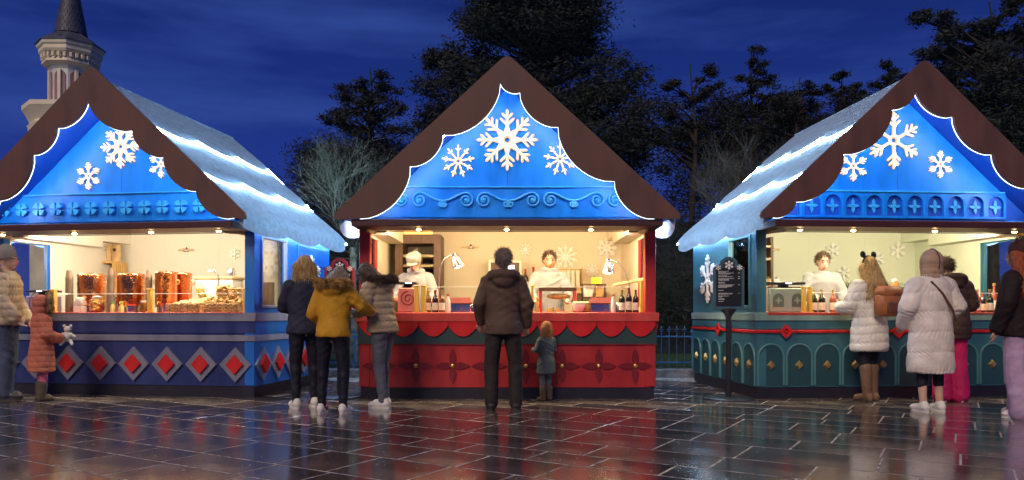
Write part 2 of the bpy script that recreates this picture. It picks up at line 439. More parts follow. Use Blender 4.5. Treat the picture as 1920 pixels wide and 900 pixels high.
def build_shell(S, inner_l, inner_r, left_end, right_end):
    P = S.p; rt = S.root
    # plinth, floor, walls
    S.part('plinth', MB().bx(-HW + .012, HW - .012, .012, DEP - .012, 0.0, .150), 'plinth')
    S.part('floor', MB().bx(-HW + .06, HW - .06, .06, DEP - .06, .151, .170), 'floor_in')
    for sg in (-1, 1):
        xo, xi = sg * HW, sg * (HW - .06)
        x0, x1 = min(xo, xi), max(xo, xi)
        mb = MB()
        mb.bx(x0, x1, .0, .17, .14, 2.22); mb.bx(x0, x1, .86, DEP, .14, 2.22)
        mb.bx(x0, x1, .17, .86, .14, 1.12); mb.bx(x0, x1, .17, .86, 1.99, 2.22)
        w = S.part('side_wall', mb, P['side'])
        fr = MB(); fx0, fx1 = (xo - .02 * sg), (xo + .022 * sg); fx0, fx1 = min(fx0, fx1), max(fx0, fx1)
        fr.bx(fx0, fx1, .155, .19, 1.10, 2.01, .004); fr.bx(fx0, fx1, .84, .875, 1.10, 2.01, .004)
        fr.bx(fx0, fx1, .19, .84, 1.10, 1.135, .004); fr.bx(fx0, fx1, .19, .84, 1.975, 2.01, .004)
        win = S.part('window', fr, P['frame'])
        win.name = 'window_frame'
        S.part('window_pane', MB().bx(xo - sg * .034 - .002, xo - sg * .034 + .002, .18, .85, 1.11, 2.0), 'window_glass', win)
        # inner lining of the wall, one colour with the inside
        il = MB(); xa, xb = sg * (HW - .062), sg * (HW - .072); xa, xb = min(xa, xb), max(xa, xb)
        il.bx(xa, xb, .11, .17, .15, 2.3); il.bx(xa, xb, .86, DEP - .07, .15, 2.3); il.bx(xa, xb, .17, .86, .15, 1.12); il.bx(xa, xb, .17, .86, 1.99, 2.3)
        S.part('inner_lining', il, P['inner'])
        bm_ = MB(); xa, xb = sg * (HW - .074), sg * (HW - .30); xa, xb = min(xa, xb), max(xa, xb)
        bm_.bx(xa, xb, .12, 1.62, 2.02, 2.325, .004); bm_.bx(xa, xb, 1.621, DEP - .078, 2.12, 2.325, .004)
        S.part('wall_beam', bm_, P['inner'])
        # corner post
        xa, xb = sg * (HW + .006), sg * (HW - .125); xa, xb = min(xa, xb), max(xa, xb)
        S.part('corner_post', MB().bx(xa, xb, -.008, .10, .15, 2.14, .006), P['post'])
        # folding stay of the hatch
        st = MB(); xs = sg * (HW - .17)
        st.box((xs, -.19, 2.005), (.030, .42, .035), Euler((R(4), 0, 0)), .004)
        st.box((xs, .03, 2.02), (.05, .05, .05), None, .004)
        S.part('hatch_stay', st, 'pale_wood')
    bw = MB().prism([(-HW + .062, .15), (HW - .062, .15), (HW - .062, 2.2), (0, ZR - .12), (-HW + .062, 2.2)], DEP - .06, DEP)
    S.part('back_wall', bw, P['side'])
    S.part('back_lining', MB().bx(-HW + .074, HW - .074, DEP - .075, DEP - .065, .17, 2.33), P['inner'])
    for k in range(-1, 2):
        S.part('panel_joint', MB().bx(k * .9 - .004, k * .9 + .004, DEP - .078, DEP - .0755, .17, 2.33), P['inner'])
    S.part('ceiling', MB().bx(-1.655, 1.655, .085, DEP - .08, 2.335, 2.355), P['inner'])
    # counter and its front
    S.part('counter_panel', MB().bx(-HW + .01, HW - .01, .0, .06, .14, CT - .045), P['front'])
    S.part('counter_top', MB().bx(-HW + .126, HW - .126, -.03, .52, CT - .04, CT, .004), P['top'])
    S.part('back_counter', MB().bx(-HW + .08, HW - .08, DEP - .50, DEP - .08, .17, .95), P['inner'])
    # header above the opening, hatch folded up to a canopy
    S.part('lintel', MB().bx(-HW, HW, -.012, .08, 2.115, 2.20), 'gable_blue')
    h = S.part('hatch', MB().bx(-1.776, 1.776, -.52, -.015, 2.03, 2.108, .006), 'hatch')
    S.part('rail', MB().tube([(-1.66, .10, 2.035), (1.66, .10, 2.035)], .006, 6), 'black_metal')
    # gable
    gx = (ZR - .10 - 2.2) / math.tan(TH)
    S.part('gable_panel', MB().prism([(-gx - .0, 2.201), (gx, 2.201), (0, ZR - .10)], 0.0, .05), 'gable_blue')
    S.part('panel_seam', MB().bx(-.003, .003, -.002, -.0003, 2.56, ZR - .16), 'soffit_blue')
    # roof slopes
    roof = S.part('roof', MB().tube([(0, OV + .06, ZR - .01), (0, BK, ZR - .01)], .035, 10), 'snow')
    for sg in (-1, 1):
        def P3(sl, y, hh): return (sg * (sl * math.cos(TH) + hh * math.sin(TH)), y, ZR - sl * math.sin(TH) + hh * math.cos(TH))
        mb = MB(); y0, y1 = OV + .045, BK
        vs = [P3(a, y, hh) for hh in (-.07, 0) for y in (y0, y1) for a in (0.0, SL - .08)]
        fs = [(0, 1, 3, 2), (4, 6, 7, 5), (0, 4, 5, 1), (2, 3, 7, 6), (0, 2, 6, 4), (1, 5, 7, 3)]
        if sg < 0: fs = [f[::-1] for f in fs]
        mb.add(vs, fs)
        S.part('roof_slope', mb, 'soffit_blue', roof, smooth=False)
        cuts = [0.0, .36, .68, 1.0]
        for k in range(3):
            ny, ns = 60, 7
            def edge(t):
                for c in range(3):
                    if t <= cuts[c + 1] + 1e-9:
                        q = (t - cuts[c]) / (cuts[c + 1] - cuts[c]); break
                return SL * (k + 1) / 3 - .055 + .15 * (math.sin(PI * q) ** .75 if 0 < q < 1 else 0) * (1 if k < 2 else .42)
            s0 = max(0.0, SL * k / 3 - .10)
            ts = sorted(set([i / (ny - 1) for i in range(ny)] + cuts))
            ny = len(ts)
            mb = MB(); vs = []
            for t in ts:
                y = y0 + .004 + (y1 - y0 - .008) * t
                s1 = edge(t)
                for i in range(ns):
                    f_ = i / (ns - 1); sl = s0 + (s1 - s0) * f_
                    hh = .012 + .040 * f_ - (.025 if i == ns - 1 else 0) + .006 * mnoise.noise(Vector((sl * 5, y * 5, k * 7.3)))
                    vs.append(P3(sl, y, hh))
                if k < 2: vs.append(P3(s1 - .012, y, .004))
                else:
                    a_, _, c_ = vs[-1]; vs.append((a_ - sg * .008, y, c_ - .13 - .40 * (s1 - SL + .055)))
            fs = []
            m_ = ns + 1
            for j in range(ny - 1):
                for i in range(ns):
                    q = (j * m_ + i, j * m_ + i + 1, (j + 1) * m_ + i + 1, (j + 1) * m_ + i)
                    fs.append(q if sg > 0 else q[::-1])
            fs = [f[::-1] for f in fs]
            fs.append(tuple(range(m_)) if sg < 0 else tuple(range(m_))[::-1])
            fs.append(tuple((ny - 1) * m_ + i for i in range(m_)))
            mb.add(vs, fs)
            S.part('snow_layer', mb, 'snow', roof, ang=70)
            if k < 2:
                pts = [P3(edge(t) + .016, y0 + .01 + (y1 - y0 - .02) * t, .028) for t in ts]
                S.part('light_strip', MB().tube(pts, .016, 6), 'led_roof', roof)
        # lit rear verge and the strip under the eave
        S.part('light_strip', MB().tube([P3(SL * .30, BK + .012, .02), P3(SL * .995, BK + .012, .0)], .010, 6), 'led_roof', roof)
        ye = [(sg * (HW + .045), .10 + (y1 - .15) * i / 10, ZE - .018) for i in range(11)]
        S.part('light_strip', MB().tube(ye, .010, 6), 'led_eave', roof)
    # barge boards with scalloped inner edge
    yb0, yb1 = OV - .0, OV + .04
    apex = S.ap
    for sg, cus, end in ((-1, S.cl, left_end), (1, S.cr, right_end)):
        # cusp list runs from the apex downwards
        pts = [apex]
        for a, b in zip([apex] + cus[:-1], cus):
            pts += arc(a, b, (-.20 if sg < 0 else .20))
        top = ZR + .105
        ex, ez = end
        outer = [(ex, ez - .0), (ex + sg * .012, ez + .035), (ex - sg * .0, ez + .075), (sg * .10, top - .062), (sg * .05, top - .02), (0.0, top)]
        poly = pts + outer
        S.part('barge_board', MB().prism(poly, yb0, yb1), 'brown_board', ang=30)
        S.part('light_strip', MB().tube([(p[0], yb1 + .006, p[1]) for p in pts], .0045, 6), 'led_edge')
        zt = lambda x: ZR - .135 - x * math.tan(TH)
        S.part('light_strip', MB().tube([(sg * x, OV + .075, zt(x)) for x in (.12, .5, .9, 1.3, 1.62)], .009, 6), 'led')

def spots(S, pxs, power):
    for px in pxs:
        lx, _ = S.hit(px, 430, .13)
        if abs(lx) > 1.6: continue
        b = MB().lathe([(.012, .26), (.012, .06), (.034, .045), (.040, .0), (.036, -.002)], 14)
        o = S.part('ceiling_spot', b, 'black_metal', loc=(lx, .13, 2.075))
        MB().ell((0, 0, -.006), (.022, .022, .014), 12, 6).obj('bulb', 'bulb', o)
        ld = bpy.data.lights.new('spot_light', 'SPOT'); ld.energy = power; ld.color = S.p['light']; ld.spot_size = R(172); ld.spot_blend = .25; ld.shadow_soft_size = .05
        lo = bpy.data.objects.new('spot_light', ld); COL.objects.link(lo); lo.parent = o; lo.location = (0, .03, -.06); lo.rotation_euler = (R(52), 0, 0)

def hatch_lamps(S, pxs, power):
    for px in pxs:
        lx, _ = S.hit(px, 428, -.28)
        if abs(lx) > 1.7: continue
        o = S.part('canopy_lamp', MB().lathe([(.030, .002), (.046, 0), (.046, -.010), (.036, -.014)], 16), 'steel', loc=(lx, -.28, 2.029))
        MB().ell((0, 0, -.016), (.026, .026, .014), 12, 6).obj('bulb', 'bulb', o)
        ld = bpy.data.lights.new('canopy_light', 'SPOT'); ld.energy = power; ld.color = (1.0, .74, .42); ld.spot_size = R(160); ld.spot_blend = .6; ld.shadow_soft_size = .04
        lo = bpy.data.objects.new('canopy_light', ld); COL.objects.link(lo); lo.parent = o; lo.location = (0, 0, -.08)
def flakes_lit(S, lst):
    for px, py, r, n, st in lst:
        lx, lz = S.hit(px, py, -.02)
        sc = S.scale(px, 0)
        o = S.part('snowflake_light', snowflake(n, r * sc, r * sc * .052, .022, st), 'flake_light', loc=(lx, -.018, lz))
        k = r * sc
        snowflake(n, r * sc * 1.04, r * sc * .125, .006, st).obj('halo_plate', 'flake_glow', o, loc=(0, .006, 0))  # added glowing plate: the flake's warm halo put into a shape
        c = MB()
        for i in range(n):
            a = PI / 2 + 2 * PI * i / n
            for f_ in (.5, .95):
                c.ell((k * f_ * math.cos(a), -.026, k * f_ * math.sin(a)), k * .035, 8, 5)
        c.obj('bulbs', 'flake_core', o)

def wall_flakes(S, lst, y=DEP - .078):
    for px, py, r, n, st in lst:
        lx, lz = S.hit(px, py, y); sc = S.scale(px, y)
        S.part('wall_snowflake', snowflake(n, r * sc, r * sc * .14, .03, st), 'flake_white', loc=(lx, y - .012, lz))

def cusps(S, pts):
    return [S.hit(x, y, OV) for x, y in pts]

# ------------------------------------------------ left stall, blue
SL_ = Stall('blue_stall', 'blue market stall with silver and red diamonds along its counter front', -4.915, 9.394, -8.5,
            dict(side='blue', front='navy', post='blue', top='coral', frame='pale_blue', inner='cream_wall', light=(1.0, 0.83, 0.60)))
S = SL_
S.ap = S.hit(163, 181, OV)
S.cl = cusps(S, [(105, 239), (59, 290), (-4, 376)]) + [(-1.80, 2.135)]
S.cr = cusps(S, [(247, 243), (306, 294), (367, 358)]) + [(1.80, 2.135)]
build_shell(S, 0, 0, (-1.95, 2.115), (1.95, 2.115))
spots(S, [4, 68, 140, 198, 283, 332, 410], 40.0)
hatch_lamps(S, [5, 140, 283, 410], 9.0)
flakes_lit(S, [(226, 275, 38, 8, 2), (166, 330, 24, 6, 0), (302, 308, 24, 6, 0)])
wall_flakes(S, [(442, 476, 10, 6, 0)])
def diamond(hw, hh, th):
    return MB().prism([(hw, 0), (0, hh), (-hw, 0), (0, -hh)], -th, 0)
S.part('frieze', MB().prism([(-1.76, 2.19), (1.76, 2.19), (1.36, 2.53), (-1.36, 2.53)], -.03, -.002), 'gable_blue')
S.part('frieze_ledge', MB().bx(-1.36, 1.36, -.05, -.002, 2.532, 2.547), 'trim_blue')
fl = MB()
for q in range(4):
    a0 = PI / 4 + q * PI / 2
    fl.prism(rotp([(0.004, 0), (.070, .045), (.082, .022), (.085, 0), (.082, -.022), (.070, -.045)], a0), -.040, 0)
fl.ell((0, -.022, 0), (.012, .010, .012), 8, 5)
fme = fl.mesh('flower_ornament')
px0 = [44, 76, 108, 141, 174, 207, 241, 275, 309, 343, 376]
us = [S.hit(p, 390, -.03)[0] for p in px0]
stp = (us[-1] - us[0]) / 10
for k in range(-4, 13):
    u = us[0] + k * stp
    if abs(u) < 1.60: link('flower_ornament', fme, 'trim_blue', S.root, (u, -.032, 2.355))
fb = diamond(.205, .215, .030).mesh('diamond'); fi = diamond(.112, .118, .030).mesh('inner_diamond')
fbs = diamond(.205, .215, .030).mesh('diamond')
for wh, u0, u1 in (('front', -HW, HW), ('right', 0, DEP), ('left', -DEP, 0)):
    L = u1 - u0
    def put(name, mb, mat):
        o = mb.obj(name, mat, S.root)
        if wh != 'front': face(o, wh)
        return o
    ext = .030 if wh == 'front' else 0
    put('counter_ledge', MB().bx(u0 - ext, u1 + ext, -.030, -.0005, .935, 1.040, .004), 'slate_grey' if wh == 'front' else 'pale_blue')
    put('counter_band', MB().bx(u0 - .012 * (ext > 0), u1 + .012 * (ext > 0), -.012, -.0005, .790, .934), 'navy' if wh == 'front' else 'blue')  # front and sides are one paint; navy carries the front's light
    put('trim_band', MB().bx(u0 - .022 * (ext > 0), u1 + .022 * (ext > 0), -.022, -.0005, .690, .765, .004), 'slate_grey' if wh == 'front' else 'pale_blue')
    nd = 9 if wh == 'front' else 6
    if wh == 'front':
        ux = [S.hit(p, 681, 0)[0] for p in (130, 443)]; st_ = (ux[1] - ux[0]) / 5
        uu = [ux[1] - st_ * k for k in range(8)]
    else:
        uu = [u0 + (k + .5) * L / nd for k in range(nd)]
    for u in uu:
        loc, rot = facepos(wh, u, .405, .002)
        d = link('diamond', fb if wh == 'front' else fbs, 'slate_grey' if wh == 'front' else 'pale_blue', S.root, loc, rot)
        link('inner_diamond', fi, 'bright_red', d, (0, -.030, 0))
# side door and ornaments on the right wall
dm = MB(); dm.bx(1.20, 2.28, -.018, -.0005, 1.10, 1.98, .004)
face(S.part('door_panel', dm, 'blue'), 'right')
dl = MB(); dl.bx(1.20, 2.28, -.024, -.0185, 1.70, 1.712)
face(S.part('door_joint', dl, 'navy'), 'right')
dh = MB().box((2.22, -.04, 1.66), (.02, .03, .16), None, .005)
face(S.part('hinge', dh, 'hinge_grey'), 'right')
S.part('side_snowflake', snowflake(6, .33, .034, .025, 0), 'flake_white', loc=(HW + .022, 1.62, 1.52), rot=(0, 0, PI / 2))
# ------------------------------------------------ centre stall, red
SC_ = Stall('red_stall', 'red market stall with scalloped valance and dark cross flowers on its front', -0.055, 9.02, 0.0,
            dict(side='red', front='red', post='red', top='coral', frame='coral', inner='peach_wall', light=(1.0, 0.74, 0.42)))
S = SC_
S.ap = S.hit(938, 155, OV)
S.cl = cusps(S, [(830, 252), (768, 311)]) + [(-1.68, 2.112)]
S.cr = cusps(S, [(975, 172), (1047, 237), (1153, 339)]) + [(1.68, 2.112)]
build_shell(S, 0, 0, (-1.955, 2.105), (1.955, 2.105))
spots(S, [725, 800, 875, 960, 1030, 1098, 1170], 38.0)
hatch_lamps(S, [785, 950, 1108], 11.0)
flakes_lit(S, [(951, 262, 53, 8, 2), (859, 302, 29, 9, 0), (1050, 298, 29, 9, 0)])
wall_flakes(S, [(985, 468, 11, 10, 0), (1060, 482, 22, 10, 0), (1137, 465, 19, 8, 2), (1110, 507, 12, 10, 0), (1142, 424, 13, 8, 0)])
S.part('frieze', MB().prism([(-1.76, 2.19), (1.76, 2.19), (1.34, 2.545), (-1.34, 2.545)], -.03, -.002), 'gable_blue')
S.part('frieze_ledge', MB().bx(-1.34, 1.34, -.05, -.002, 2.547, 2.562), 'trim_blue')
def scroll():
    "one S scroll: big spiral on the left, small one on the right"
    pts = []
    R0 = .088
    for i in range(40):       # big spiral from its centre outwards
        t = i / 39; a = -PI * .5 + 3.6 * PI * (1 - t) + PI
        r = .012 + (R0 - .012) * t
        pts.append((r * math.cos(a), .018 + r * math.sin(a)))
    # bottom of big spiral -> neck -> small spiral
    x0, z0 = pts[-1]
    c2 = (.262, -.030); r2 = .045
    p1 = (c2[0] - .012, c2[1] + r2)
    for i in range(1, 13):
        t = i / 12; h = t * t * (3 - 2 * t)
        pts.append((x0 + (p1[0] - x0) * t, z0 + (p1[1] - z0) * h))
    for i in range(1, 26):
        t = i / 25; a = PI * .55 - 2.9 * PI * t; r = r2 * (1 - .8 * t)
        pts.append((c2[0] + r * math.cos(a), c2[1] + r * math.sin(a)))
    return pts
sp = scroll()
sme = [MB().tube([(x, -.016, z) for x, z in sp], .0125, 8).ell((0, -.018, .018), (.026, .020, .026), 10, 6).mesh('scroll'),
       MB().tube([(-x, -.016, z) for x, z in sp], .0125, 8).ell((0, -.018, .018), (.026, .020, .026), 10, 6).mesh('scroll')]
for px, mir in ((751, 1), (787, 0), (874, 1), (908, 0), (998, 1), (1032, 0), (1119, 1), (1153, 0)):
    u, z = S.hit(px, 376, -.03)
    link('scroll', sme[mir], 'trim_blue', S.root, (u, -.032, z - .015))
for wh, u0, u1 in (('front', -HW, HW), ('right', 0, DEP), ('left', -DEP, 0)):
    L = u1 - u0; ext = .04 if wh == 'front' else 0
    def put(name, mb, mat, parent=None):
        o = mb.obj(name, mat, S.root)
        if wh != 'front': face(o, wh)
        return o
    put('counter_ledge', MB().bx(u0 - ext, u1 + ext, -.045, -.0005, .935, 1.042, .005), 'coral')
    put('teal_band', MB().bx(u0 - .014 * (ext > 0), u1 + .014 * (ext > 0), -.014, -.0005, .668, .934), 'dark_teal')
    nl = 10 if wh == 'front' else 7
    for k in range(nl):
        a = u0 + L * k / nl; b = u0 + L * (k + 1) / nl; w = b - a
        pts = [(-w / 2 + .003, .0), (-w / 2 + .003, -.045)]
        for i in range(1, 16):
            t = i / 16; pts.append((-w / 2 + .003 + (w - .006) * t, -.045 - .135 * math.sin(PI * t) ** .8))
        pts += [(w / 2 - .003, -.045), (w / 2 - .003, .0)]
        loc, rot = facepos(wh, (a + b) / 2, .934, .0145)
        MB().prism(pts, -.022, 0).obj('valance_lobe', 'bright_red', S.root, loc=loc, rot=rot)
    put('lower_ledge', MB().bx(u0 - .018 * (ext > 0), u1 + .018 * (ext > 0), -.018, -.0005, .652, .6675), 'deep_red')
    if wh == 'front':
        ux = [S.hit(p, 685, 0)[0] for p in (780, 848, 1054, 1123, 1191)]
        st_ = (ux[4] - ux[2]) / 2; uu = [ux[4] - st_ * k for k in range(8)]
    else:
        uu = [u0 + (k + .5) * L / 5 for k in range(5)]
    for u in uu:
        loc, rot = facepos(wh, u, .40, .001)
        cross = MB()
        for q in range(4):
            cross.prism(rotp(petal(.212, .085, 0), q * PI / 2), -.016, 0)
        o = cross.obj('cross_flower', 'deep_red', S.root, loc=loc, rot=rot)
        MB().ell((0, -.018, 0), (.026, .018, .026), 12, 7).obj('gold_boss', 'gold', o)
# ------------------------------------------------ right stall, teal
SR_ = Stall('teal_stall', 'teal market stall with arches and gold studs along its counter front', 4.729, 9.165, 4.7,
            dict(side='teal', front='teal', post='teal', top='coral', frame='teal_trim', inner='green_wall', light=(1.0, 0.85, 0.56)))
S = SR_
S.ap = S.hit(1718, 168, OV)
S.cl = cusps(S, [(1674, 204), (1583, 288), (1493, 378)]) + [(-1.80, 2.125)]
S.cr = cusps(S, [(1789, 218), (1863, 289), (1932, 352)]) + [(1.80, 2.125)]
build_shell(S, 0, 0, (-1.95, 2.115), (1.95, 2.115))
spots(S, [1470, 1557, 1630, 1702, 1770, 1842, 1905], 33.0)
hatch_lamps(S, [1500, 1600, 1753, 1902], 9.0)
flakes_lit(S, [(1676, 263, 50, 6, 0), (1600, 311, 27, 6, 0), (1763, 308, 24, 6, 0)])
wall_flakes(S, [(1559, 470, 14, 6, 0), (1681, 470, 16, 6, 0), (1643, 486, 14, 6, 0), (1580, 512, 13, 6, 0), (1680, 427, 9, 6, 0)])
S.part('frieze', MB().prism([(-1.76, 2.19), (1.76, 2.19), (1.36, 2.53), (-1.36, 2.53)], -.012, -.002), 'soffit_blue')
S.part('frieze_ledge', MB().bx(-1.36, 1.36, -.06, -.002, 2.512, 2.532), 'trim_blue')
ux = [S.hit(p, 385, -.03)[0] for p in (1522, 1866)]; st_ = (ux[1] - ux[0]) / 9
def arch_frame(w, h, sp_, th, hb=0.0):
    "panel piece of width w, height h with an arched hole of width sp_"
    mb = MB(); r = sp_ / 2; zc = h - .03 - r; n = 12
    inner = [(-r, hb)] + [(r * math.cos(PI - PI * i / n), zc + r * math.sin(PI - PI * i / n)) for i in range(n + 1)] + [(r, hb)]
    out = [(-w / 2, 0), (-w / 2, h), (w / 2, h), (w / 2, 0)]
    poly = [(-w / 2, 0), (-w / 2, h), (0, h)] + []
    half = [(-w / 2, 0), (-w / 2, h), (0, h), (0, zc + r)] + [(r * math.cos(PI / 2 + PI / 2 * i / 8), zc + r * math.sin(PI / 2 + PI / 2 * i / 8)) for i in range(1, 9)] + [(-r, hb)] + ([(0, hb), (0, 0)] if hb > 0 else [(-r, 0)] if False else [])
    mb.prism(half, -th, 0)
    mb.prism([(-p[0], p[1]) for p in half], -th, 0)
    return mb
af = arch_frame(abs(st_), .31, abs(st_) * .76, .035, .028).mesh('arch_frame')
pc = MB()
for q in range(4): pc.prism(rotp(petal(.080 if q % 2 == 0 else .088, .038, 0), q * PI / 2), -.018, 0)
pme = pc.mesh('cross_petals'); bme = MB().ell((0, -.02, 0), .010, 8, 5).mesh('boss')
for k in range(-2, 12):
    u = ux[0] + k * st_
    if abs(u) > 1.50: continue
    o = link('arch_frame', af, 'gable_blue', S.root, (u, -.0125, 2.196))
    c = link('cross_petals', pme, 'trim_blue', o, (0, -.004, .148)); link('boss', bme, 'trim_blue', c, (0, 0, 0))
def arch_pts(w, h, n=14):
    r = w / 2
    return [(-r, 0)] + [(r * math.cos(PI - PI * i / n), h - r + r * math.sin(PI - PI * i / n)) for i in range(n + 1)] + [(r, 0)]
py_ = pyramid(.055, .060, .03).mesh('gold_stud')
for wh, u0, u1 in (('front', -HW, HW), ('left', -DEP, 0), ('right', 0, DEP)):
    L = u1 - u0; fr_ = wh == 'front'
    def put(name, mb, mat):
        o = mb.obj(name, mat, S.root)
        if not fr_: face(o, wh)
        return o
    put('counter_ledge', MB().bx(u0 - .03 * fr_, u1 + .03 * fr_, -.03, -.0005, .945, 1.042, .005), 'sage')
    put('counter_band', MB().bx(u0 - .012 * fr_, u1 + .012 * fr_, -.012, -.0005, .845, .944), 'teal')
    put('red_rail', MB().bx(u0 - .03 * fr_, u1 + .03 * fr_, -.03, -.0005, .795, .835, .008), 'bright_red')
    if fr_: uu = [S.hit(p, 622, 0)[0] for p in (1471, 1681, 1891)]
    else: uu = [(u0 + u1) / 2]
    for u in uu:
        loc, rot = facepos(wh, u, .815, .031)
        mb = MB()
        hw_, hi = .088, .040
        o4 = [(hw_, 0), (0, hw_), (-hw_, 0), (0, -hw_)]; i4 = [(hi, 0), (0, hi), (-hi, 0), (0, -hi)]
        for q in range(4):
            j = (q + 1) % 4
            mb.prism([o4[q], o4[j], i4[j], i4[q]], -.022, 0)
        mb.obj('red_diamond', 'bright_red', S.root, loc=loc, rot=rot)
    if fr_:
        a_ = [S.hit(p, 700, 0)[0] for p in (1445, 1498)]; st2 = a_[1] - a_[0]
        uu = [a_[0] + st2 * k for k in range(11) if a_[0] + st2 * k < HW - .12]; w = st2
    else:
        w = L / 6; uu = [u0 + (k + .5) * w for k in range(6)]
    ah = .155 + .475
    for u in uu:
        loc, rot = facepos(wh, u, .16, .001)
        pts = arch_pts(w * .90, .50)
        o = MB().prism(pts, -.006, 0).obj('arch_panel', 'teal_panel', S.root, loc=loc, rot=rot)
        MB().tube([(p[0], -.010, p[1]) for p in pts], .0145, 8).obj('arch_moulding', 'teal_trim', o)
        link('gold_stud', py_, 'gold', o, (0, -.0065, .245))
S.part('side_snowflake', snowflake(6, .33, .034, .025, 0), 'flake_white', loc=(-HW - .022, 1.62, 1.52), rot=(0, 0, -PI / 2))

# ------------------------------------------------------------------ ground, pavers, kerb
gnd = MB().add([(-400, -60, -.012), (400, -60, -.012), (400, 900, -.012), (-400, 900, -.012)], [(0, 1, 2, 3)]).obj('ground', 'soil')
gnd['kind'] = 'structure'
sq = MB().add([(-14, -4, -.0010), (14, -4, -.0010), (14, 11.95, -.0010), (-14, 11.95, -.0010)], [(0, 1, 2, 3)]).obj('square_paving', 'grout')
sq['kind'] = 'structure'
PA = R(31.0)      # pavers run along this heading
ua = Vector((math.sin(PA), math.cos(PA))); ub = Vector((math.cos(PA), -math.sin(PA)))
GAP = .013
cands = []
prng = random.Random(21)
ua, ub = ub, ua                    # courses run across the square, joints staggered
v0 = -30.0
while v0 < 30:
    rw = prng.choice((.36, .46, .46, .56))
    u = -30 + prng.uniform(0, .9)
    while u < 30:
        ln = prng.choice((.50, .62, .78, .92))
        c = ua * (u + ln / 2) + ub * (v0 + rw / 2)
        if -13.3 < c.x < 13.3 and -3.3 < c.y < 11.5:
            cands.append((c.x, c.y, ln, rw))
        u += ln
    v0 += rw
def in_view(x, y):
    if y < 4.2 or y > 11.9: return 0
    px = 960 + F * x / y
    if px < -60 or px > 1980: return 0
    for S in (SL_, SC_, SR_):           # under a stall
        dx, dy = x - S.o.x, y - S.o.y
        lx, ly = dx * S.ca + dy * S.sa, -dx * S.sa + dy * S.ca
        if abs(lx) < HW - .3 and .3 < ly < DEP - .3: return 0
    return 1.0 / (y * y * y)
vis = sorted([c for c in cands if in_view(c[0], c[1]) > 0], key=lambda c: -in_view(c[0], c[1]))
near = set(vis[:300])
def paver_mb(ln, w):
    mb = MB(); b = .003
    x, y = (ln - GAP) / 2, (w - GAP) / 2
    bot = [(-x, -y, -.05), (x, -y, -.05), (x, y, -.05), (-x, y, -.05)]
    mid = [(-x, -y, -.0016), (x, -y, -.0016), (x, y, -.0016), (-x, y, -.0016)]
    top = [(-x + b, -y + b, 0), (x - b, -y + b, 0), (x - b, y - b, 0), (-x + b, y - b, 0)]
    mb.add(bot + mid + top, [(8, 9, 10, 11)] + [(4 + i, 4 + (i + 1) % 4, 8 + (i + 1) % 4, 8 + i) for i in range(4)] + [(i, (i + 1) % 4, 4 + (i + 1) % 4, 4 + i) for i in range(4)])
    return mb
pms = {}
def pav_mesh(ln, rw, mt):
    if (ln, rw, mt) not in pms:
        me = paver_mb(ln, rw).mesh('paver', False); me.materials.append(MATS[mt]); pms[(ln, rw, mt)] = me
    return pms[(ln, rw, mt)]
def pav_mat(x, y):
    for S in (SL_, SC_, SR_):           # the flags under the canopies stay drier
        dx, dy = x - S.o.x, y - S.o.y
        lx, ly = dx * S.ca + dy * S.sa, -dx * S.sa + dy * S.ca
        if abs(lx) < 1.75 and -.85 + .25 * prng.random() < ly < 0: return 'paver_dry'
    return prng.choices(('paver', 'paver_warm', 'paver_dark'), (5, 2.4, 4))[0]
rest = {m: MB() for m in ('paver', 'paver_warm', 'paver_dark', 'paver_dry')}
yaw = math.atan2(ua.y, ua.x)
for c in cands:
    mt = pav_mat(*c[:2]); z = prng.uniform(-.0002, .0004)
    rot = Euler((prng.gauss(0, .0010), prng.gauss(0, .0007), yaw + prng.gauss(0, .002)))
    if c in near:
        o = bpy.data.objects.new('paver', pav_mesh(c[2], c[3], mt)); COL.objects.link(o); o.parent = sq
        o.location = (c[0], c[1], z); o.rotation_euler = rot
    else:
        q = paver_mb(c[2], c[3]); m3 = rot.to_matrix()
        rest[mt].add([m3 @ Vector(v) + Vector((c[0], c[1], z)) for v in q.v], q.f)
for mt, mb in rest.items():
    if not mb.v: continue
    o = mb.obj('far_pavers', mt, sq, smooth=False); o['kind'] = 'stuff'
# raised kerb along the planted strip behind the stalls, and grass
kb = MB().bx(-14, 14, 11.96, 12.30, -.01, .13, .012).obj('kerb', 'stone_kerb'); kb['kind'] = 'structure'
gr = MB().bx(-40, 40, 12.301, 60, -.011, .10).obj('lawn', 'grass'); gr['kind'] = 'structure'
# loose grass blades near the kerb
gb = []; gf = []
for i in range(9000):
    x = prng.uniform(-6, 6); y = 12.33 + 2.2 * prng.random() ** 1.6; h = prng.uniform(.03, .09); a = prng.uniform(0, PI); w = .006
    dx, dy = w * math.cos(a), w * math.sin(a); k = len(gb)
    gb += [(x - dx, y - dy, .098), (x + dx, y + dy, .098), (x + prng.gauss(0, .02), y + prng.gauss(0, .02), .10 + h)]
    gf.append((k, k + 1, k + 2))
g_ = MB().add(gb, gf).obj('grass_blades', 'grass', smooth=False); g_['kind'] = 'stuff'
tag(g_, 'short dark grass behind the stone kerb', 'grass')

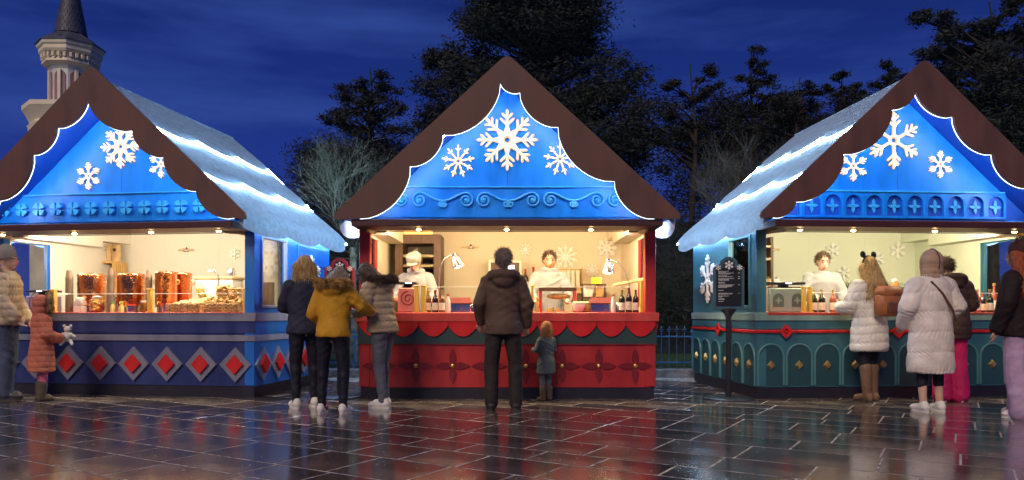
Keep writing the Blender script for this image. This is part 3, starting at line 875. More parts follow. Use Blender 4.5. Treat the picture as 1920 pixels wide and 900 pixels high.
# small litter of wet leaves and drops of light debris on the paving
M('leaf_dead', (0.45, 0.36, 0.24), 0.5, var=0.3)
lv, lf = [], []
for i in range(480):
    y = prng.uniform(4.6, 9.0); x = prng.uniform(-.72, .72) * y; s_ = prng.uniform(.004, .010) * (2.2 if prng.random() < .08 else 1); a = prng.uniform(0, PI); k = len(lv)
    for q in range(5):
        t = a + 2 * PI * q / 5; lv.append((x + s_ * math.cos(t), y + s_ * .7 * math.sin(t), .0035 + .002 * (q % 2)))
    lf.append(tuple(range(k, k + 5)))
o = MB().add(lv, lf).obj('leaf_litter', 'leaf_dead', smooth=False); o['kind'] = 'stuff'; tag(o, 'tiny pale crumbs of leaf scattered over wet paving', 'litter')

# ------------------------------------------------------------------ iron fence behind the gaps
def fence(x0, x1, label):
    t = thing('iron_fence', label, 'fence', (x0, 12.12, .13), 0, 'blue iron railings behind the stalls')
    L = x1 - x0
    for z in (.10, .52):
        MB().bx(0, L, -.012, .012, z - .012, z + .012, .003).obj('rail', 'iron_blue', t)
    b = MB().tube([(0, 0, 0), (0, 0, .58)], .0065, 6)
    b.ell((0, 0, .665), (.010, .006, .032), 8, 6)
    b.ell((-.020, 0, .632), (.013, .006, .013), 8, 6); b.ell((.020, 0, .632), (.013, .006, .013), 8, 6); b.ell((0, 0, .600), (.016, .010, .008), 8, 5)
    me = b.mesh('bar'); n = int(L / .125)
    pb = MB().bx(-.014, .014, -.014, .014, -.01, .56, .003).ell((0, 0, .60), (.018, .012, .045), 8, 6).ell((-.024, 0, .60), .013, 8, 6).ell((.024, 0, .60), .013, 8, 6).mesh('post')
    for k in range(n + 1):
        if k % 5 == 1: link('post', pb, 'iron_blue', t, (k * .125, 0, 0))
        else: link('bar', me, 'iron_blue', t, (k * .125, 0, 0))
fence(1.55, 3.40, 'blue iron railing with trefoil tips between red and teal stalls')
fence(-3.30, -1.60, 'blue iron railing beside the bare tree trunk, left of red stall')

# ------------------------------------------------------------------ tower with spire
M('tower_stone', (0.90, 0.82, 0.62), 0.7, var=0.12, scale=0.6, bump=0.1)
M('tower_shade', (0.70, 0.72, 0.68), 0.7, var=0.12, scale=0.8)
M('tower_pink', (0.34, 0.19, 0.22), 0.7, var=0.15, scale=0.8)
M('tile_dark', (0.075, 0.085, 0.12), 0.55, var=0.25, scale=3)
TD = 46.0; tm = TD / F
tx = (133 - 960) * tm
def tz(py): return CH + (HOR - py) * tm
tw = thing('tower', 'cream round turret with dark tiled spire behind the blue stall', 'tower', (tx, TD, 0), 0)
N = 8
MB().lathe([(2.18, 0), (2.181, tz(265)), (2.269, tz(258)), (2.269, tz(250)), (2.332, tz(243)), (2.181, tz(238)), (2.448, tz(222)), (2.599, tz(215)), (2.599, tz(207)), (1.958, tz(205))], N, ph=PI / N).obj('lower_gallery', 'tower_stone', tw, ang=20)
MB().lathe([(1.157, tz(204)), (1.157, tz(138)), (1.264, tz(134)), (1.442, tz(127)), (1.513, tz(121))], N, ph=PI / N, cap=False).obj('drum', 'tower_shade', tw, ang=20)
ap_ = 1.157 * math.cos(PI / N)
for i in range(N):
    a = 2 * PI * i / N + 2 * PI / N * .5 + PI / N
    am = 2 * PI * i / N
    # pilaster on each corner, arched coloured panel between
    MB().box((1.166 * math.cos(a), 1.166 * math.sin(a), (tz(204) + tz(140)) / 2), (.16, .20, tz(140) - tz(204)), Euler((0, 0, a)), .02).obj('pilaster', 'tower_stone', tw)
    w = .33
    pts = arch_pts(2 * w, tz(139) - tz(204) - .12)
    o = MB().prism(pts, -.05, 0.02).obj('panel', 'tower_pink', tw, loc=((ap_ + .004) * math.cos(am + PI / N * 0), (ap_ + .004) * math.sin(am), tz(204) + .02), rot=(0, 0, am + PI / 2))
MB().lathe([(1.335, tz(132)), (1.584, tz(127)), (1.531, tz(122)), (1.424, tz(120)), (1.424, tz(111)), (1.655, tz(110)), (1.736, tz(106)), (1.736, tz(100)), (1.824, tz(97)), (1.869, tz(91)), (1.246, tz(90))], N, ph=PI / N, cap=False).obj('cornice', 'tower_stone', tw, ang=20)
den = MB().box((0, 0, 0), (.22, .15, tz(112) - tz(120)), None, .01).mesh('dentil')
for i in range(30):
    a = 2 * PI * i / 30
    link('dentil', den, 'tower_stone', tw, (1.495 * math.cos(a), 1.495 * math.sin(a), tz(116)), (0, 0, a))
MB().lathe([(1.922, tz(91)), (1.922, tz(89.5)), (0.935, tz(68)), (0.845, tz(66))], N, ph=PI / N, cap=False).obj('spire_skirt', 'tile_dark', tw, ang=20)
sp_ = MB().lathe([(0.863, tz(66)), (0.490, tz(10)), (0.045, tz(-75))], N, ph=PI / N).obj('spire', 'tile_dark', tw, ang=20)
# overlapping spire tiles (rows of small plates)
tl = MB()
for rrow in range(22):
    z = tz(66) + rrow * .22
    rad = .863 + (.045 - .863) * (z - tz(66)) / (tz(-75) - tz(66)) + .015
    if z > tz(-20): break
    nn = 24
    for i in range(nn):
        a = 2 * PI * (i + .5 * (rrow % 2)) / nn
        tl.box((rad * math.cos(a), rad * math.sin(a), z + .10), (.03, 2 * PI * rad / nn * .92, .235), Euler((0, R(-6) + prng.gauss(0, .02), a)))
o = tl.obj('spire_tiles', 'tile_dark', sp_, smooth=False); o['kind'] = 'stuff'

# ------------------------------------------------------------------ trees
M('needles', (0.019, 0.026, 0.024), 0.75, var=0.35, scale=0.7, bump=0)
M('leaves_dark', (0.017, 0.022, 0.018), 0.75, var=0.35, scale=0.7, bump=0)
M('bark', (0.040, 0.032, 0.028), 0.85, var=0.3, scale=5, bump=0.5)
M('bark_pale', (0.22, 0.22, 0.15), 0.8, var=0.35, scale=7, bump=0.4)
M('twig_green', (0.070, 0.068, 0.045), 0.8, var=0.3, scale=2, bump=0)
M('twig_tan', (0.085, 0.075, 0.055), 0.8, var=0.3, scale=2, bump=0)
def foliage_mesh(name, blobs, per_m3, size, mat, seed, flat=0.6):
    "blobs: centre, radii; small crossed leaf faces through the volume, denser towards the outside"
    rg = np.random.default_rng(seed)
    V = []; 
    for c, r in blobs:
        vol = 4.19 * r[0] * r[1] * r[2]; n = max(150, int(vol * per_m3 * 2.7))
        d = rg.normal(size=(n, 3)); d /= np.linalg.norm(d, axis=1)[:, None]
        rad = rg.random(n) ** .45
        rad *= 1 + .34 * np.sin(d[:, 0] * 5 + c[0] * 3) * np.sin(d[:, 2] * 6 + c[2] * 2) + .18 * rg.normal(size=n)
        p = d * rad[:, None] * np.array(r) + np.array(c)
        ax = rg.normal(size=(n, 3)); ax[:, 2] *= flat; ax /= np.linalg.norm(ax, axis=1)[:, None]
        bx = rg.normal(size=(n, 3)); bx -= ax * (ax * bx).sum(1)[:, None]; bx /= np.linalg.norm(bx, axis=1)[:, None]
        s = size * .68 * (0.5 + 1.0 * rg.random(n))[:, None]
        V.append(np.stack([p - ax * s, p + bx * s * .26, p + ax * s * 1.1, p - bx * s * .26], 1).reshape(-1, 3))
    V = np.concatenate(V); n = len(V) // 4
    me = bpy.data.meshes.new(name)
    me.vertices.add(len(V)); me.vertices.foreach_set('co', V.ravel())
    me.loops.add(n * 4); me.loops.foreach_set('vertex_index', np.arange(n * 4))
    me.polygons.add(n); me.polygons.foreach_set('loop_start', np.arange(n) * 4)
    me.update(); me.validate(); me.materials.append(MATS[mat])
    return me
def at(px, py, D): return Vector(((px - 960) / F * D, D, CH + (HOR - py) / F * D))
def pine(name, label, D, trunk_px, top_py, clumps, seed, dens=210, size=.085, group='dark trees behind the stalls', mat='needles', depth=1.0):
    "clumps: px, py, radius_px (half width), half height px"
    rg = random.Random(seed); k = D / F
    base = Vector(((trunk_px - 960) * k, D, 0)); tp = at(trunk_px, top_py, D)
    t = thing(name, label, 'tree', base, 0, group)
    H = tp.z
    mb = MB(); pts = []; rs = []
    for i in range(9):
        f_ = i / 8; pts.append((.12 * math.sin(i * 1.3 + seed) * f_, .10 * math.cos(i * 1.7 + seed) * f_, H * f_)); rs.append(max(.02, .018 * H * (1 - f_) + .015))
    mb.tube(pts, rs, 9)
    blobs = []
    for (px, py, rw, rh) in clumps:
        c = at(px, py, D) - base
        c.y = rg.uniform(-1, 1) * rw * k * depth
        # sub-clumps make an uneven outline
        m_ = max(4, int(rw * rh / 120))
        for j in range(m_):
            a = rg.uniform(0, 2 * PI); q = rg.random() ** .5
            dx = math.cos(a) * q * rw * k * .85; dz = math.sin(a) * q * rh * k * .85; dy = rg.uniform(-.8, .8) * rw * k * depth
            s_ = rg.uniform(.22, .50) * min(rw, rh * 1.5) * k
            s_ = min(max(s_, .20), .80)
            cc = Vector((c.x + dx, c.y + dy, c.z + dz))
            blobs.append((tuple(cc), (s_ * rg.uniform(1.1, 1.6), s_ * rg.uniform(1.0, 1.5), s_ * rg.uniform(.55, .85))))
            if j % 2 == 0:
                z0 = max(.5, min(H * .97, cc.z - rg.uniform(.1, .5) - .25 * abs(cc.x)))
                mb.tube([(0, 0, z0), (cc.x * .5, cc.y * .5, z0 + (cc.z - z0) * .35 + .1), tuple(cc)], [.05, .032, .012], 5)
    mb.obj('trunk', 'bark', t)
    link('crown', foliage_mesh('crown', blobs, dens, size, mat, seed), mat, t)
    return t
pine('pine_tree', 'tall broad dark pine rising directly behind the red stall', 22.0, 1010, -60,
     [(1000, 20, 130, 70), (930, 55, 70, 40), (860, 90, 80, 34), (825, 105, 42, 18), (1080, 90, 70, 60), (960, 130, 110, 50), (1050, 180, 110, 60),
      (1130, 170, 70, 40), (1150, 240, 70, 45), (880, 150, 60, 35), (860, 200, 70, 40), (820, 240, 60, 36), (960, -30, 90, 60), (1060, -20, 70, 60), (1000, -80, 60, 40),
      (1100, 300, 90, 60), (800, 290, 50, 40), (1180, 290, 45, 40), (900, 260, 90, 60), (1020, 270, 120, 60), (980, 350, 160, 60)], 11, 150, .10)
pine('pine_tree', 'small tufted pine behind the bare tree beside the red stall', 26.0, 695, 125,
     [(695, 150, 32, 18), (665, 175, 38, 18), (725, 175, 36, 20), (650, 205, 40, 16), (700, 205, 60, 24), (745, 215, 34, 20), (690, 245, 90, 30), (625, 225, 24, 14), (680, 290, 100, 40), (700, 350, 110, 50)], 12, 130, .10)
pine('pine_tree', 'slender dark tree with open branches right of the red stall', 27.0, 1300, 118,
     [(1318, 140, 18, 16), (1265, 165, 26, 16), (1300, 185, 40, 20), (1335, 180, 26, 18), (1250, 215, 30, 18), (1290, 235, 44, 22), (1335, 235, 36, 24), (1260, 270, 40, 24), (1310, 285, 40, 20), (1225, 260, 24, 20)], 13, 120, .10)
pine('pine_tree', 'pointed dark conifer behind the snowy slope of the teal stall', 29.0, 1412, 88,
     [(1413, 108, 14, 18), (1408, 135, 28, 18), (1432, 150, 24, 14), (1395, 165, 34, 18), (1425, 180, 40, 20), (1400, 205, 48, 24), (1440, 215, 40, 24), (1395, 250, 60, 30), (1380, 300, 70, 36)], 14, 120, .10)
pine('pine_tree', 'low rounded dark tree between the pointed conifer and the teal gable', 30.0, 1497, 145,
     [(1485, 170, 30, 14), (1515, 165, 14, 16), (1495, 195, 44, 22), (1470, 215, 40, 24), (1520, 215, 34, 24), (1490, 250, 60, 34)], 15, 120, .10)
pine('pine_tree', 'wispy far tree just above the ridge of the teal stall', 38.0, 1575, 132,
     [(1575, 150, 22, 12), (1555, 168, 20, 12), (1600, 165, 18, 12), (1575, 190, 40, 18), (1610, 200, 30, 18), (1560, 220, 44, 20)], 16, 70, .13)
pine('pine_tree', 'sparse dark pine touching the left rake of the teal gable', 30.0, 1668, 118,
     [(1668, 130, 20, 12), (1690, 145, 26, 14), (1650, 158, 26, 14), (1680, 180, 40, 22)], 17, 110, .10)
pine('pine_tree', 'very tall dense pine behind the right slope of the teal gable', 20.0, 1860, 0,
     [(1885, 25, 22, 18), (1735, 30, 20, 12), (1770, 50, 34, 18), (1830, 45, 34, 18), (1800, 80, 60, 26), (1870, 75, 60, 34), (1930, 60, 50, 40), (1740, 95, 30, 20),
      (1780, 130, 70, 36), (1860, 140, 90, 44), (1940, 150, 70, 60), (1790, 190, 70, 44), (1880, 220, 90, 50), (1960, 250, 70, 60), (1850, 290, 110, 60)], 18, 150, .10)
wb = []; wr = random.Random(31)
for (a, b, ty) in ((560, 820, 300), (1180, 1730, 215)):
    for i in range(int((b - a) / 5)):
        px = wr.uniform(a, b); Dd = 34 + wr.uniform(0, 3); topy = ty + 22 * math.sin(px * .05) + 16 * math.sin(px * .13) + (wr.random() ** 2) * 30
        for q in range(3):
            c = at(px, topy + q * wr.uniform(30, 75), Dd); wb.append((tuple(c), (wr.uniform(.6, 1.3), .8, wr.uniform(.5, .9))))
fw = link('far_wood', foliage_mesh('far_wood', wb, 36, .13, 'leaves_dark', 77), 'leaves_dark'); fw['kind'] = 'stuff'; tag(fw, 'dark continuous mass of far trees behind the stalls', 'trees')
# dark hedge bank closing the gaps between the stalls
hb = [];
hrg = random.Random(5)
for i in range(330):
    x = -7 + 15 * i / 329 + hrg.uniform(-.2, .2); z = hrg.uniform(.3, 3.7)
    hb.append(((x, hrg.uniform(-.5, .6) + 17, z), (hrg.uniform(.45, .8), .5, hrg.uniform(.4, .7))))
hd = link('hedge', foliage_mesh('hedge', hb, 120, .075, 'leaves_dark', 99), 'leaves_dark')
tag(hd, 'tall dark evergreen hedge behind the iron railings', 'hedge')
core = MB().bx(-7.0, 8.0, 17.05, 17.3, .0, 3.1).obj('hedge_core', 'leaves_dark', hd)

def bare_tree(label, px, D, zc, rx, rz, seed, mat):
    rg = random.Random(seed); x0 = (px - 960) / F * D
    t = thing('bare_tree', label, 'tree', (x0, D, .10), 0, 'leafless clipped trees')
    tr = MB(); fork = zc - rz * 1.05
    tr.tube([(0, 0, 0), (.02, .01, fork * .35), (-.015, 0, fork * .7), (0, 0, fork)], [.085, .070, .062, .060], 10)
    tr.obj('trunk', 'bark_pale', t)
    cr = MB()
    def grow(p, d, L, r, lev):
        n = 3; pts = [p]; q = p.copy(); dd = d.copy()
        for i in range(n):
            dd = (dd + Vector((rg.gauss(0, .10), rg.gauss(0, .10), rg.gauss(.03, .06)))).normalized()
            q = q + dd * (L / n); pts.append(q.copy())
        cr.tube([tuple(a) for a in pts], r, 4 if lev > 1 else 6, r1=r * .55)
        if lev >= 6: return
        for k in range(3 if lev < 4 else 2):
            f_ = rg.uniform(.45, 1.0); b = pts[0].lerp(pts[-1], f_) if k else pts[-1]
            nd = (dd + Vector((rg.gauss(0, .46), rg.gauss(0, .46), rg.gauss(.02, .34)))).normalized()
            e = Vector((b.x / rx, b.y / rx, (b.z - zc) / rz))
            if e.length > 1.02: continue
            grow(b, nd, L * rg.uniform(.62, .86), r * .70, lev + 1)
    for k in range(17):
        a = 2 * PI * k / 17 + rg.uniform(-.2, .2); el = rg.uniform(.10, 1.35)
        d = Vector((math.cos(a) * math.cos(el), math.sin(a) * math.cos(el), math.sin(el)))
        grow(Vector((0, 0, fork - .25 + rg.uniform(0, .3))), d, rz * .62, .014, 0)
    cr.obj('crown', mat, t)
bare_tree('leafless clipped tree with pale trunk between blue and red stalls', 663, 13.0, 3.28, 1.05, 1.15, 3, 'twig_green')
bare_tree('leafless clipped tree peeping over the snowy slope of teal stall', 1412, 14.2, 3.45, 1.05, 1.15, 8, 'twig_tan')

# ------------------------------------------------------------------ things on the counters
M('wine_green', (0.018, 0.030, 0.010), 0.08, var=0.2, spec=0.7, coat=0.3)
M('wine_brown', (0.040, 0.014, 0.008), 0.08, var=0.2, spec=0.7, coat=0.3)
M('wine_amber', (0.20, 0.085, 0.012), 0.10, var=0.2, spec=0.7, coat=0.3)
M('rose', (0.42, 0.10, 0.06), 0.10, var=0.2, spec=0.7, coat=0.3)
M('yellow_drink', (0.72, 0.55, 0.05), 0.15, var=0.1, coat=0.3)
M('juice', (0.80, 0.66, 0.20), 0.15, var=0.1, coat=0.3)
M('foil_gold', (0.80, 0.62, 0.25), 0.3, metal=0.7)
M('foil_red', (0.35, 0.03, 0.03), 0.35)
M('cap_green', (0.25, 0.45, 0.10), 0.4)
M('cap_red', (0.55, 0.05, 0.04), 0.4)
M('clear', (0.80, 0.78, 0.72), 0.06, var=0.05, spec=0.8, coat=0.4)
M('cup_brown', (0.22, 0.15, 0.10), 0.6, var=0.12)
M('cup_rim', (0.55, 0.46, 0.36), 0.6, var=0.12)
M('bread', (0.72, 0.42, 0.14), 0.65, var=0.25, scale=18, bump=0.3)
M('bread_pale', (0.80, 0.60, 0.32), 0.7, var=0.2, scale=18, bump=0.3)
M('pretzel', (0.42, 0.15, 0.035), 0.45, var=0.3, scale=14, bump=0.2)
M('wicker', (0.62, 0.40, 0.16), 0.6, var=0.25, scale=20)
M('caramel', (0.60, 0.26, 0.06), 0.35, var=0.4, scale=30)
M('lilac_plastic', (0.25, 0.22, 0.42), 0.45, var=0.08)
M('rose_plastic', (0.62, 0.22, 0.17), 0.45, var=0.08)
M('sage_plastic', (0.28, 0.36, 0.30), 0.45, var=0.08)
M('sage_dark', (0.10, 0.15, 0.13), 0.5, var=0.08)
M('cream_plastic', (0.80, 0.74, 0.60), 0.4, var=0.05)
M('kraft', (0.55, 0.36, 0.16), 0.55, var=0.2, scale=10, bump=0.3)
M('pan_red', (0.22, 0.03, 0.03), 0.35, var=0.1)
M('amber_light', (1, .6, .2), 0.5, bump=0, emit=(1.0, 0.52, 0.10), estr=1.3)
M('heat_bulb', (1, .9, .7), 0.5, bump=0, emit=(1.0, 0.80, 0.45), estr=16.0)
M('hat_red', (0.55, 0.03, 0.03), 0.5)
M('plant_green', (0.06, 0.11, 0.03), 0.6, var=0.4, scale=5)
def loc(S, px, ly, z=None): return S.W(S.hit(px, HOR, ly)[0], ly, CT if z is None else z)
def mpp(S, px, ly): return S.scale(px, ly)

def bottle(S, px, ly, h, r, body, cap, label, group, lab='label_paper', neck=.34, z=None, stopper=False):
    t = thing('bottle', label, 'bottle', loc(S, px, ly, z), S.a + rnd.uniform(-.3, .3), group)
    sh = h * (1 - neck)
    MB().lathe([(r * .92, 0), (r, .006), (r, sh * .88), (r * .86, sh), (r * .45, sh + h * neck * .28), (r * .34, sh + h * neck * .45), (r * .34, h * .97), (r * .40, h * .975), (r * .40, h)], 16).obj('glass_body', body, t)
    MB().lathe([(r * 1.012, sh * .16), (r * 1.012, sh * .66)], 16, cap=False).obj('label', lab, t)
    if stopper: MB().lathe([(r * .36, h * .97), (r * .44, h * .985), (r * .50, h * 1.06), (r * .2, h * 1.075)], 12).obj('stopper', cap, t)
    else: MB().lathe([(r * .38, h * .80), (r * .38, h * .97), (r * .43, h * .978), (r * .43, h + .002), (r * .1, h + .004)], 12).obj('foil', cap, t)
    return t
def post(S, px, h, label, w=.055, ly=.06):
    t = thing('screen_post', label, 'post', loc(S, px, ly), S.a, None)
    MB().bx(-w / 2, w / 2, -.03, .03, .012, h, .004).obj('shaft', 'yellow_wood', t)
    MB().bx(-w / 2 - .012, w / 2 + .012, -.04, .04, 0, .0125, .003).obj('foot', 'yellow_wood', t)
    MB().bx(-w / 2 - .008, w / 2 + .008, -.036, .036, h, h + .014, .004).obj('top_cap', 'yellow_wood', t)
def pane(S, px0, px1, h, label, ly=.05):
    x0, x1 = S.hit(px0, HOR, ly)[0], S.hit(px1, HOR, ly)[0]
    t = thing('glass_screen', label, 'glass screen', S.W((x0 + x1) / 2, ly, CT), S.a)
    w = (x1 - x0) / 2
    MB().bx(-w, w, -.003, .003, .002, h).obj('pane', 'glass', t)
    MB().tube([(-w, 0, h), (w, 0, h)], .004, 6).obj('top_edge', 'clear', t)
def till(S, px, w, h, body, label, deco=None, ly=.22):
    t = thing('cash_till', label, 'till', loc(S, px, ly), S.a)
    MB().bx(-w / 2, w / 2, -.12, .12, .0, h, .012).obj('casing', body, t)
    b = MB().bx(-w / 2 - .01, w / 2 + .01, -.10, .11, h + .045, h + .075, .006)
    b.bx(-.05, .05, -.03, .06, h - .002, h + .05)
    b.obj('display', 'black_plastic', t)
    MB().bx(-.02, .06, -.104, -.1005, h + .052, h + .068).obj('screen', 'screen', t)
    if deco == 'scroll':
        p = [(x * 1.1, -.125, z * 1.1) for x, z in sp[:40]]
        MB().tube(p, .007, 7).obj('scroll_ornament', 'red', t, loc=(.02, 0, h * .5))
    if deco == 'arch':
        for u in (-w * .26, w * .26):
            o = MB().prism(arch_pts(w * .30, h * .56), -.003, 0).obj('arch_panel', 'sage_dark', t, loc=(u, -.121, h * .22))
            c = MB()
            for q in range(4): c.prism(rotp(petal(.045, .02, 0), q * PI / 2), -.005, 0)
            c.obj('cross_petals', 'sage_plastic', o, loc=(0, -.003, h * .27))
    if deco == 'dots':
        for u in (-.02, .035): MB().prism(arch_pts(.035, .05), -.004, 0).obj('motif', 'navy', t, loc=(u, -.121, h * .55))
def cups(S, px, n, label, ly=.16, r=.044, kind='cup_brown'):
    t = thing('cup_stack', label, 'cup stack', loc(S, px, ly), S.a, 'stacked paper cups on the blue stall')
    st = .0135
    cm = MB().lathe([(r * 1.06, 0), (r * 1.10, .004), (r * 1.06, .009), (r * .99, .010), (r * .985, st)], 16, cap=False).mesh('cup')
    for k in range(n): link('cup', cm, kind if k % 1 == 0 else 'cup_rim', t, (rnd.gauss(0, .0006), rnd.gauss(0, .0006), k * st))
    MB().lathe([(r * .99, 0), (r * .70, .085), (r * .66, .085)], 16).obj('top_cup', 'cup_brown', t, loc=(0, 0, n * st))
def pot(S, px, w, h, ly, label):
    t = thing('copper_urn', label, 'urn', loc(S, px, ly), S.a, 'hammered copper urns on the blue stall')
    b = .085; r = w / 2
    MB().lathe([(r * .95, b), (r, b + .02), (r, h - .03), (r * 1.03, h - .025), (r * 1.03, h - .012), (r * .98, h), (r * .6, h + .012), (.01, h + .02)], 32).obj('vessel', 'copper', t)
    MB().lathe([(r * .82, 0), (r * .82, b - .02), (r * .99, b - .018), (r * .99, b + .004)], 28).obj('burner_base', 'steel', t)
    for sg in (-1, 1):
        MB().tube([(sg * r, 0, h * .70), (sg * (r + .04), 0, h * .71), (sg * (r + .05), 0, h * .76), (sg * (r + .04), 0, h * .80), (sg * r, 0, h * .81)], .008, 7).obj('handle', 'gold', t)
    MB().tube([(0, -r, b + .045), (0, -r - .05, b + .045), (0, -r - .055, b + .02)], .011, 8).obj('tap', 'gold', t)
def welcome(S, px, py, label):
    y = DEP - .085; x, z = S.hit(px, py, y); k = S.scale(px, y)
    t = thing('welcome_sign', label, 'wall sign', S.W(x, y, z), S.a)
    def txt(word, xx, size, nm):
        cu = bpy.data.curves.new('t', 'FONT'); cu.body = word; cu.size = size; cu.extrude = .006; cu.align_x = 'LEFT'
        o = bpy.data.objects.new('t', cu); COL.objects.link(o)
        dg = bpy.context.evaluated_depsgraph_get(); me = bpy.data.meshes.new_from_object(o.evaluated_get(dg))
        bpy.data.objects.remove(o); 
        link(nm, me, 'pale_wood', t, (xx, -.012, 0), (PI / 2, 0, 0))
    s_ = 9.5 * k
    txt('welc', -17.5 * k, s_, 'lettering'); txt('me', 4.2 * k, s_, 'lettering')
    g = MB().lathe([(2.6 * k, 0), (2.4 * k, 2.4 * k), (1.9 * k, 3 * k)], 12)
    o = g.obj('gnome_body', 'white_paint', t, loc=(1.2 * k, -.02, 0))
    MB().lathe([(2.3 * k, 2.8 * k), (1.7 * k, 5 * k), (.3 * k, 8 * k)], 12).obj('red_cap', 'hat_red', o)
    MB().bx(-5 * k, 5 * k, -.022, -.004, -1.2 * k, -.2 * k).obj('base_strip', 'dark_wood', t)

# ---- blue stall
S = SL_
till(S, 82, .34, .215, 'lilac_plastic', 'lilac till with flat black display on the blue stall counter', 'dots')
post(S, 101, .285, 'yellow wooden screen post beside the lilac till'); post(S, 282, .285, 'yellow wooden screen post between two copper urns')
post(S, 459, .285, 'yellow wooden screen post at the pretzel end of the blue stall', .03)
pane(S, 107, 277, .235, 'low glass screen before the cup stacks on blue stall'); pane(S, 287, 457, .235, 'low glass screen before the bread baskets on blue stall')
cups(S, 130, 34, 'tall free-standing stack of brown paper cups next to the lilac till'); cups(S, 207, 36, 'tall stack of brown paper cups right against the first copper urn', r=.046)
cups(S, 279, 34, 'stack of brown paper cups behind a yellow post', ly=.26, r=.040)
pot(S, 172, .335, .50, .36, 'hammered copper urn behind the jar of caramel sweets'); pot(S, 246, .335, .50, .36, 'hammered copper urn behind two small green-capped bottles')
pot(S, 312, .27, .52, .34, 'hammered copper urn between yellow post and bread basket'); pot(S, 344, .21, .52, .62, 'narrow copper urn with brass handle, set back behind its neighbour')
t = thing('sweet_jar', 'round glass jar full of caramel popcorn before a copper urn', 'jar', loc(S, 183, .16), S.a)
MB().lathe([(.05, 0), (.085, .03), (.09, .09), (.075, .15), (.055, .175)], 18).obj('sweets', 'caramel', t)
cm = MB()
for i in range(70):
    a = rnd.uniform(0, 2 * PI); z = rnd.uniform(.02, .17); rr = .088 - .28 * abs(z - .085) ** 1.3
    cm.ell((rr * math.cos(a), rr * math.sin(a), z), rnd.uniform(.010, .017), 6, 4)
cm.obj('popcorn', 'bread', t)
MB().lathe([(.058, .176), (.062, .18), (.062, .20), (.02, .215)], 16).obj('lid', 'clear', t)
t = thing('sweet_box', 'clear stacked sweet dispenser beside the free-standing cup stack', 'container', loc(S, 150, .16), S.a)
MB().bx(-.06, .06, -.05, .05, 0, .085, .006).obj('lower_drawer', 'clear', t); MB().bx(-.06, .06, -.05, .05, .088, .15, .006).obj('upper_drawer', 'clear', t)
MB().lathe([(.06, .152), (.055, .18), (.03, .195), (.005, .198)], 14).obj('dome', 'clear', t)
for px in (211, 228):
    t = thing('small_bottle', 'small juice bottle with green cap before a copper urn', 'bottle', loc(S, px, .14), S.a, 'green-capped juice bottles')
    MB().lathe([(.026, 0), (.028, .01), (.028, .075), (.016, .10), (.016, .112)], 12).obj('body', 'juice', t); MB().lathe([(.019, .106), (.019, .128), (.004, .130)], 12).obj('cap', 'cap_green', t)
t = thing('straw_jar', 'striped black and white paper straws in a jar between urns', 'jar', loc(S, 216, .30), S.a)
MB().lathe([(.035, 0), (.035, .13)], 12).obj('glass_body', 'clear', t)
for i in range(9):
    a = 2 * PI * i / 9
    for q in range(9): MB().tube([(.02 * math.cos(a), .02 * math.sin(a), .02 + q * .026), (.023 * math.cos(a), .023 * math.sin(a), .045 + q * .026)], .0045, 5).obj('straw', 'white_paint' if (q + i) % 2 else 'black_plastic', t)
t = thing('honey_jar', 'squat amber glass jar just left of a yellow post', 'jar', loc(S, 269, .15), S.a)
MB().lathe([(.035, 0), (.04, .01), (.04, .11), (.03, .13)], 14).obj('body', 'wine_amber', t); MB().lathe([(.034, .128), (.034, .15), (.01, .152)], 14).obj('lid', 'clear', t)
def basket(px, wpx, label):
    w = wpx * mpp(S, px, .14)
    t = thing('wicker_basket', label, 'basket', loc(S, px, .16), S.a)
    h = .105; d = .26
    MB().bx(-w / 2 + .008, w / 2 - .008, -d / 2 + .008, d / 2 - .008, 0, h - .02).obj('lining', 'bread_pale', t)
    n = int(w / .034)
    for k in range(n + 1):
        MB().tube([(-w / 2 + w * k / n, -d / 2, 0), (-w / 2 + w * k / n, -d / 2 - .004, h)], .006, 5).obj('stake', 'wicker', t)
    for q in range(5):
        z = .012 + q * .020; pts = []
        for k in range(n * 2 + 1): pts.append((-w / 2 + w * k / (2 * n), -d / 2 + (.007 if (k + 2 * q) % 4 < 2 else -.007), z))
        MB().tube(pts, .007, 5).obj('weave', 'wicker', t)
    MB().tube([(-w / 2, -d / 2, h), (w / 2, -d / 2, h), (w / 2, d / 2, h), (-w / 2, d / 2, h)], .009, 6, closed=True).obj('rim', 'wicker', t)
    return t, w
basket(354, 66, 'long wicker basket heaped with pale flatbreads'); basket(425, 69, 'long wicker basket heaped with dark pretzels')
for i, (px, z, sz, an) in enumerate([(334, .125, .075, .1), (348, .15, .07, .5), (362, .165, .075, -.2), (376, .15, .06, .3), (345, .125, .06, .9), (384, .18, .065, 0), (370, .135, .06, .2), (395, .16, .06, .4)]):
    t = thing('flatbread', 'pale oval flatbread in the left wicker basket', 'bread', S.W(S.hit(px, HOR, .18)[0], .18 + .02 * (i % 3), CT + z - .02), S.a + an, 'flatbreads in the wicker basket')
    MB().ell((0, 0, 0), (sz * 1.2, sz * .8, .020), 14, 8, Euler((.25, .1 * (i % 3), 0))).obj('crust', 'bread_pale', t); MB().ell((0, -.004, .008), (sz * .9, sz * .55, .018), 12, 6, Euler((.25, .1 * (i % 3), 0))).obj('crumb_top', 'bread', t)
def pretzel_mesh():
    pts = []
    for i in range(30):
        a = 2 * PI * i / 30
        pts.append((.055 * math.sin(a) * (1 + .35 * math.cos(2 * a)), .042 * math.cos(a) - .018 * math.cos(3 * a), .006 * math.sin(3 * a)))
    return MB().tube(pts, .0135, 6, closed=True).mesh('pretzel')
pzm = pretzel_mesh()
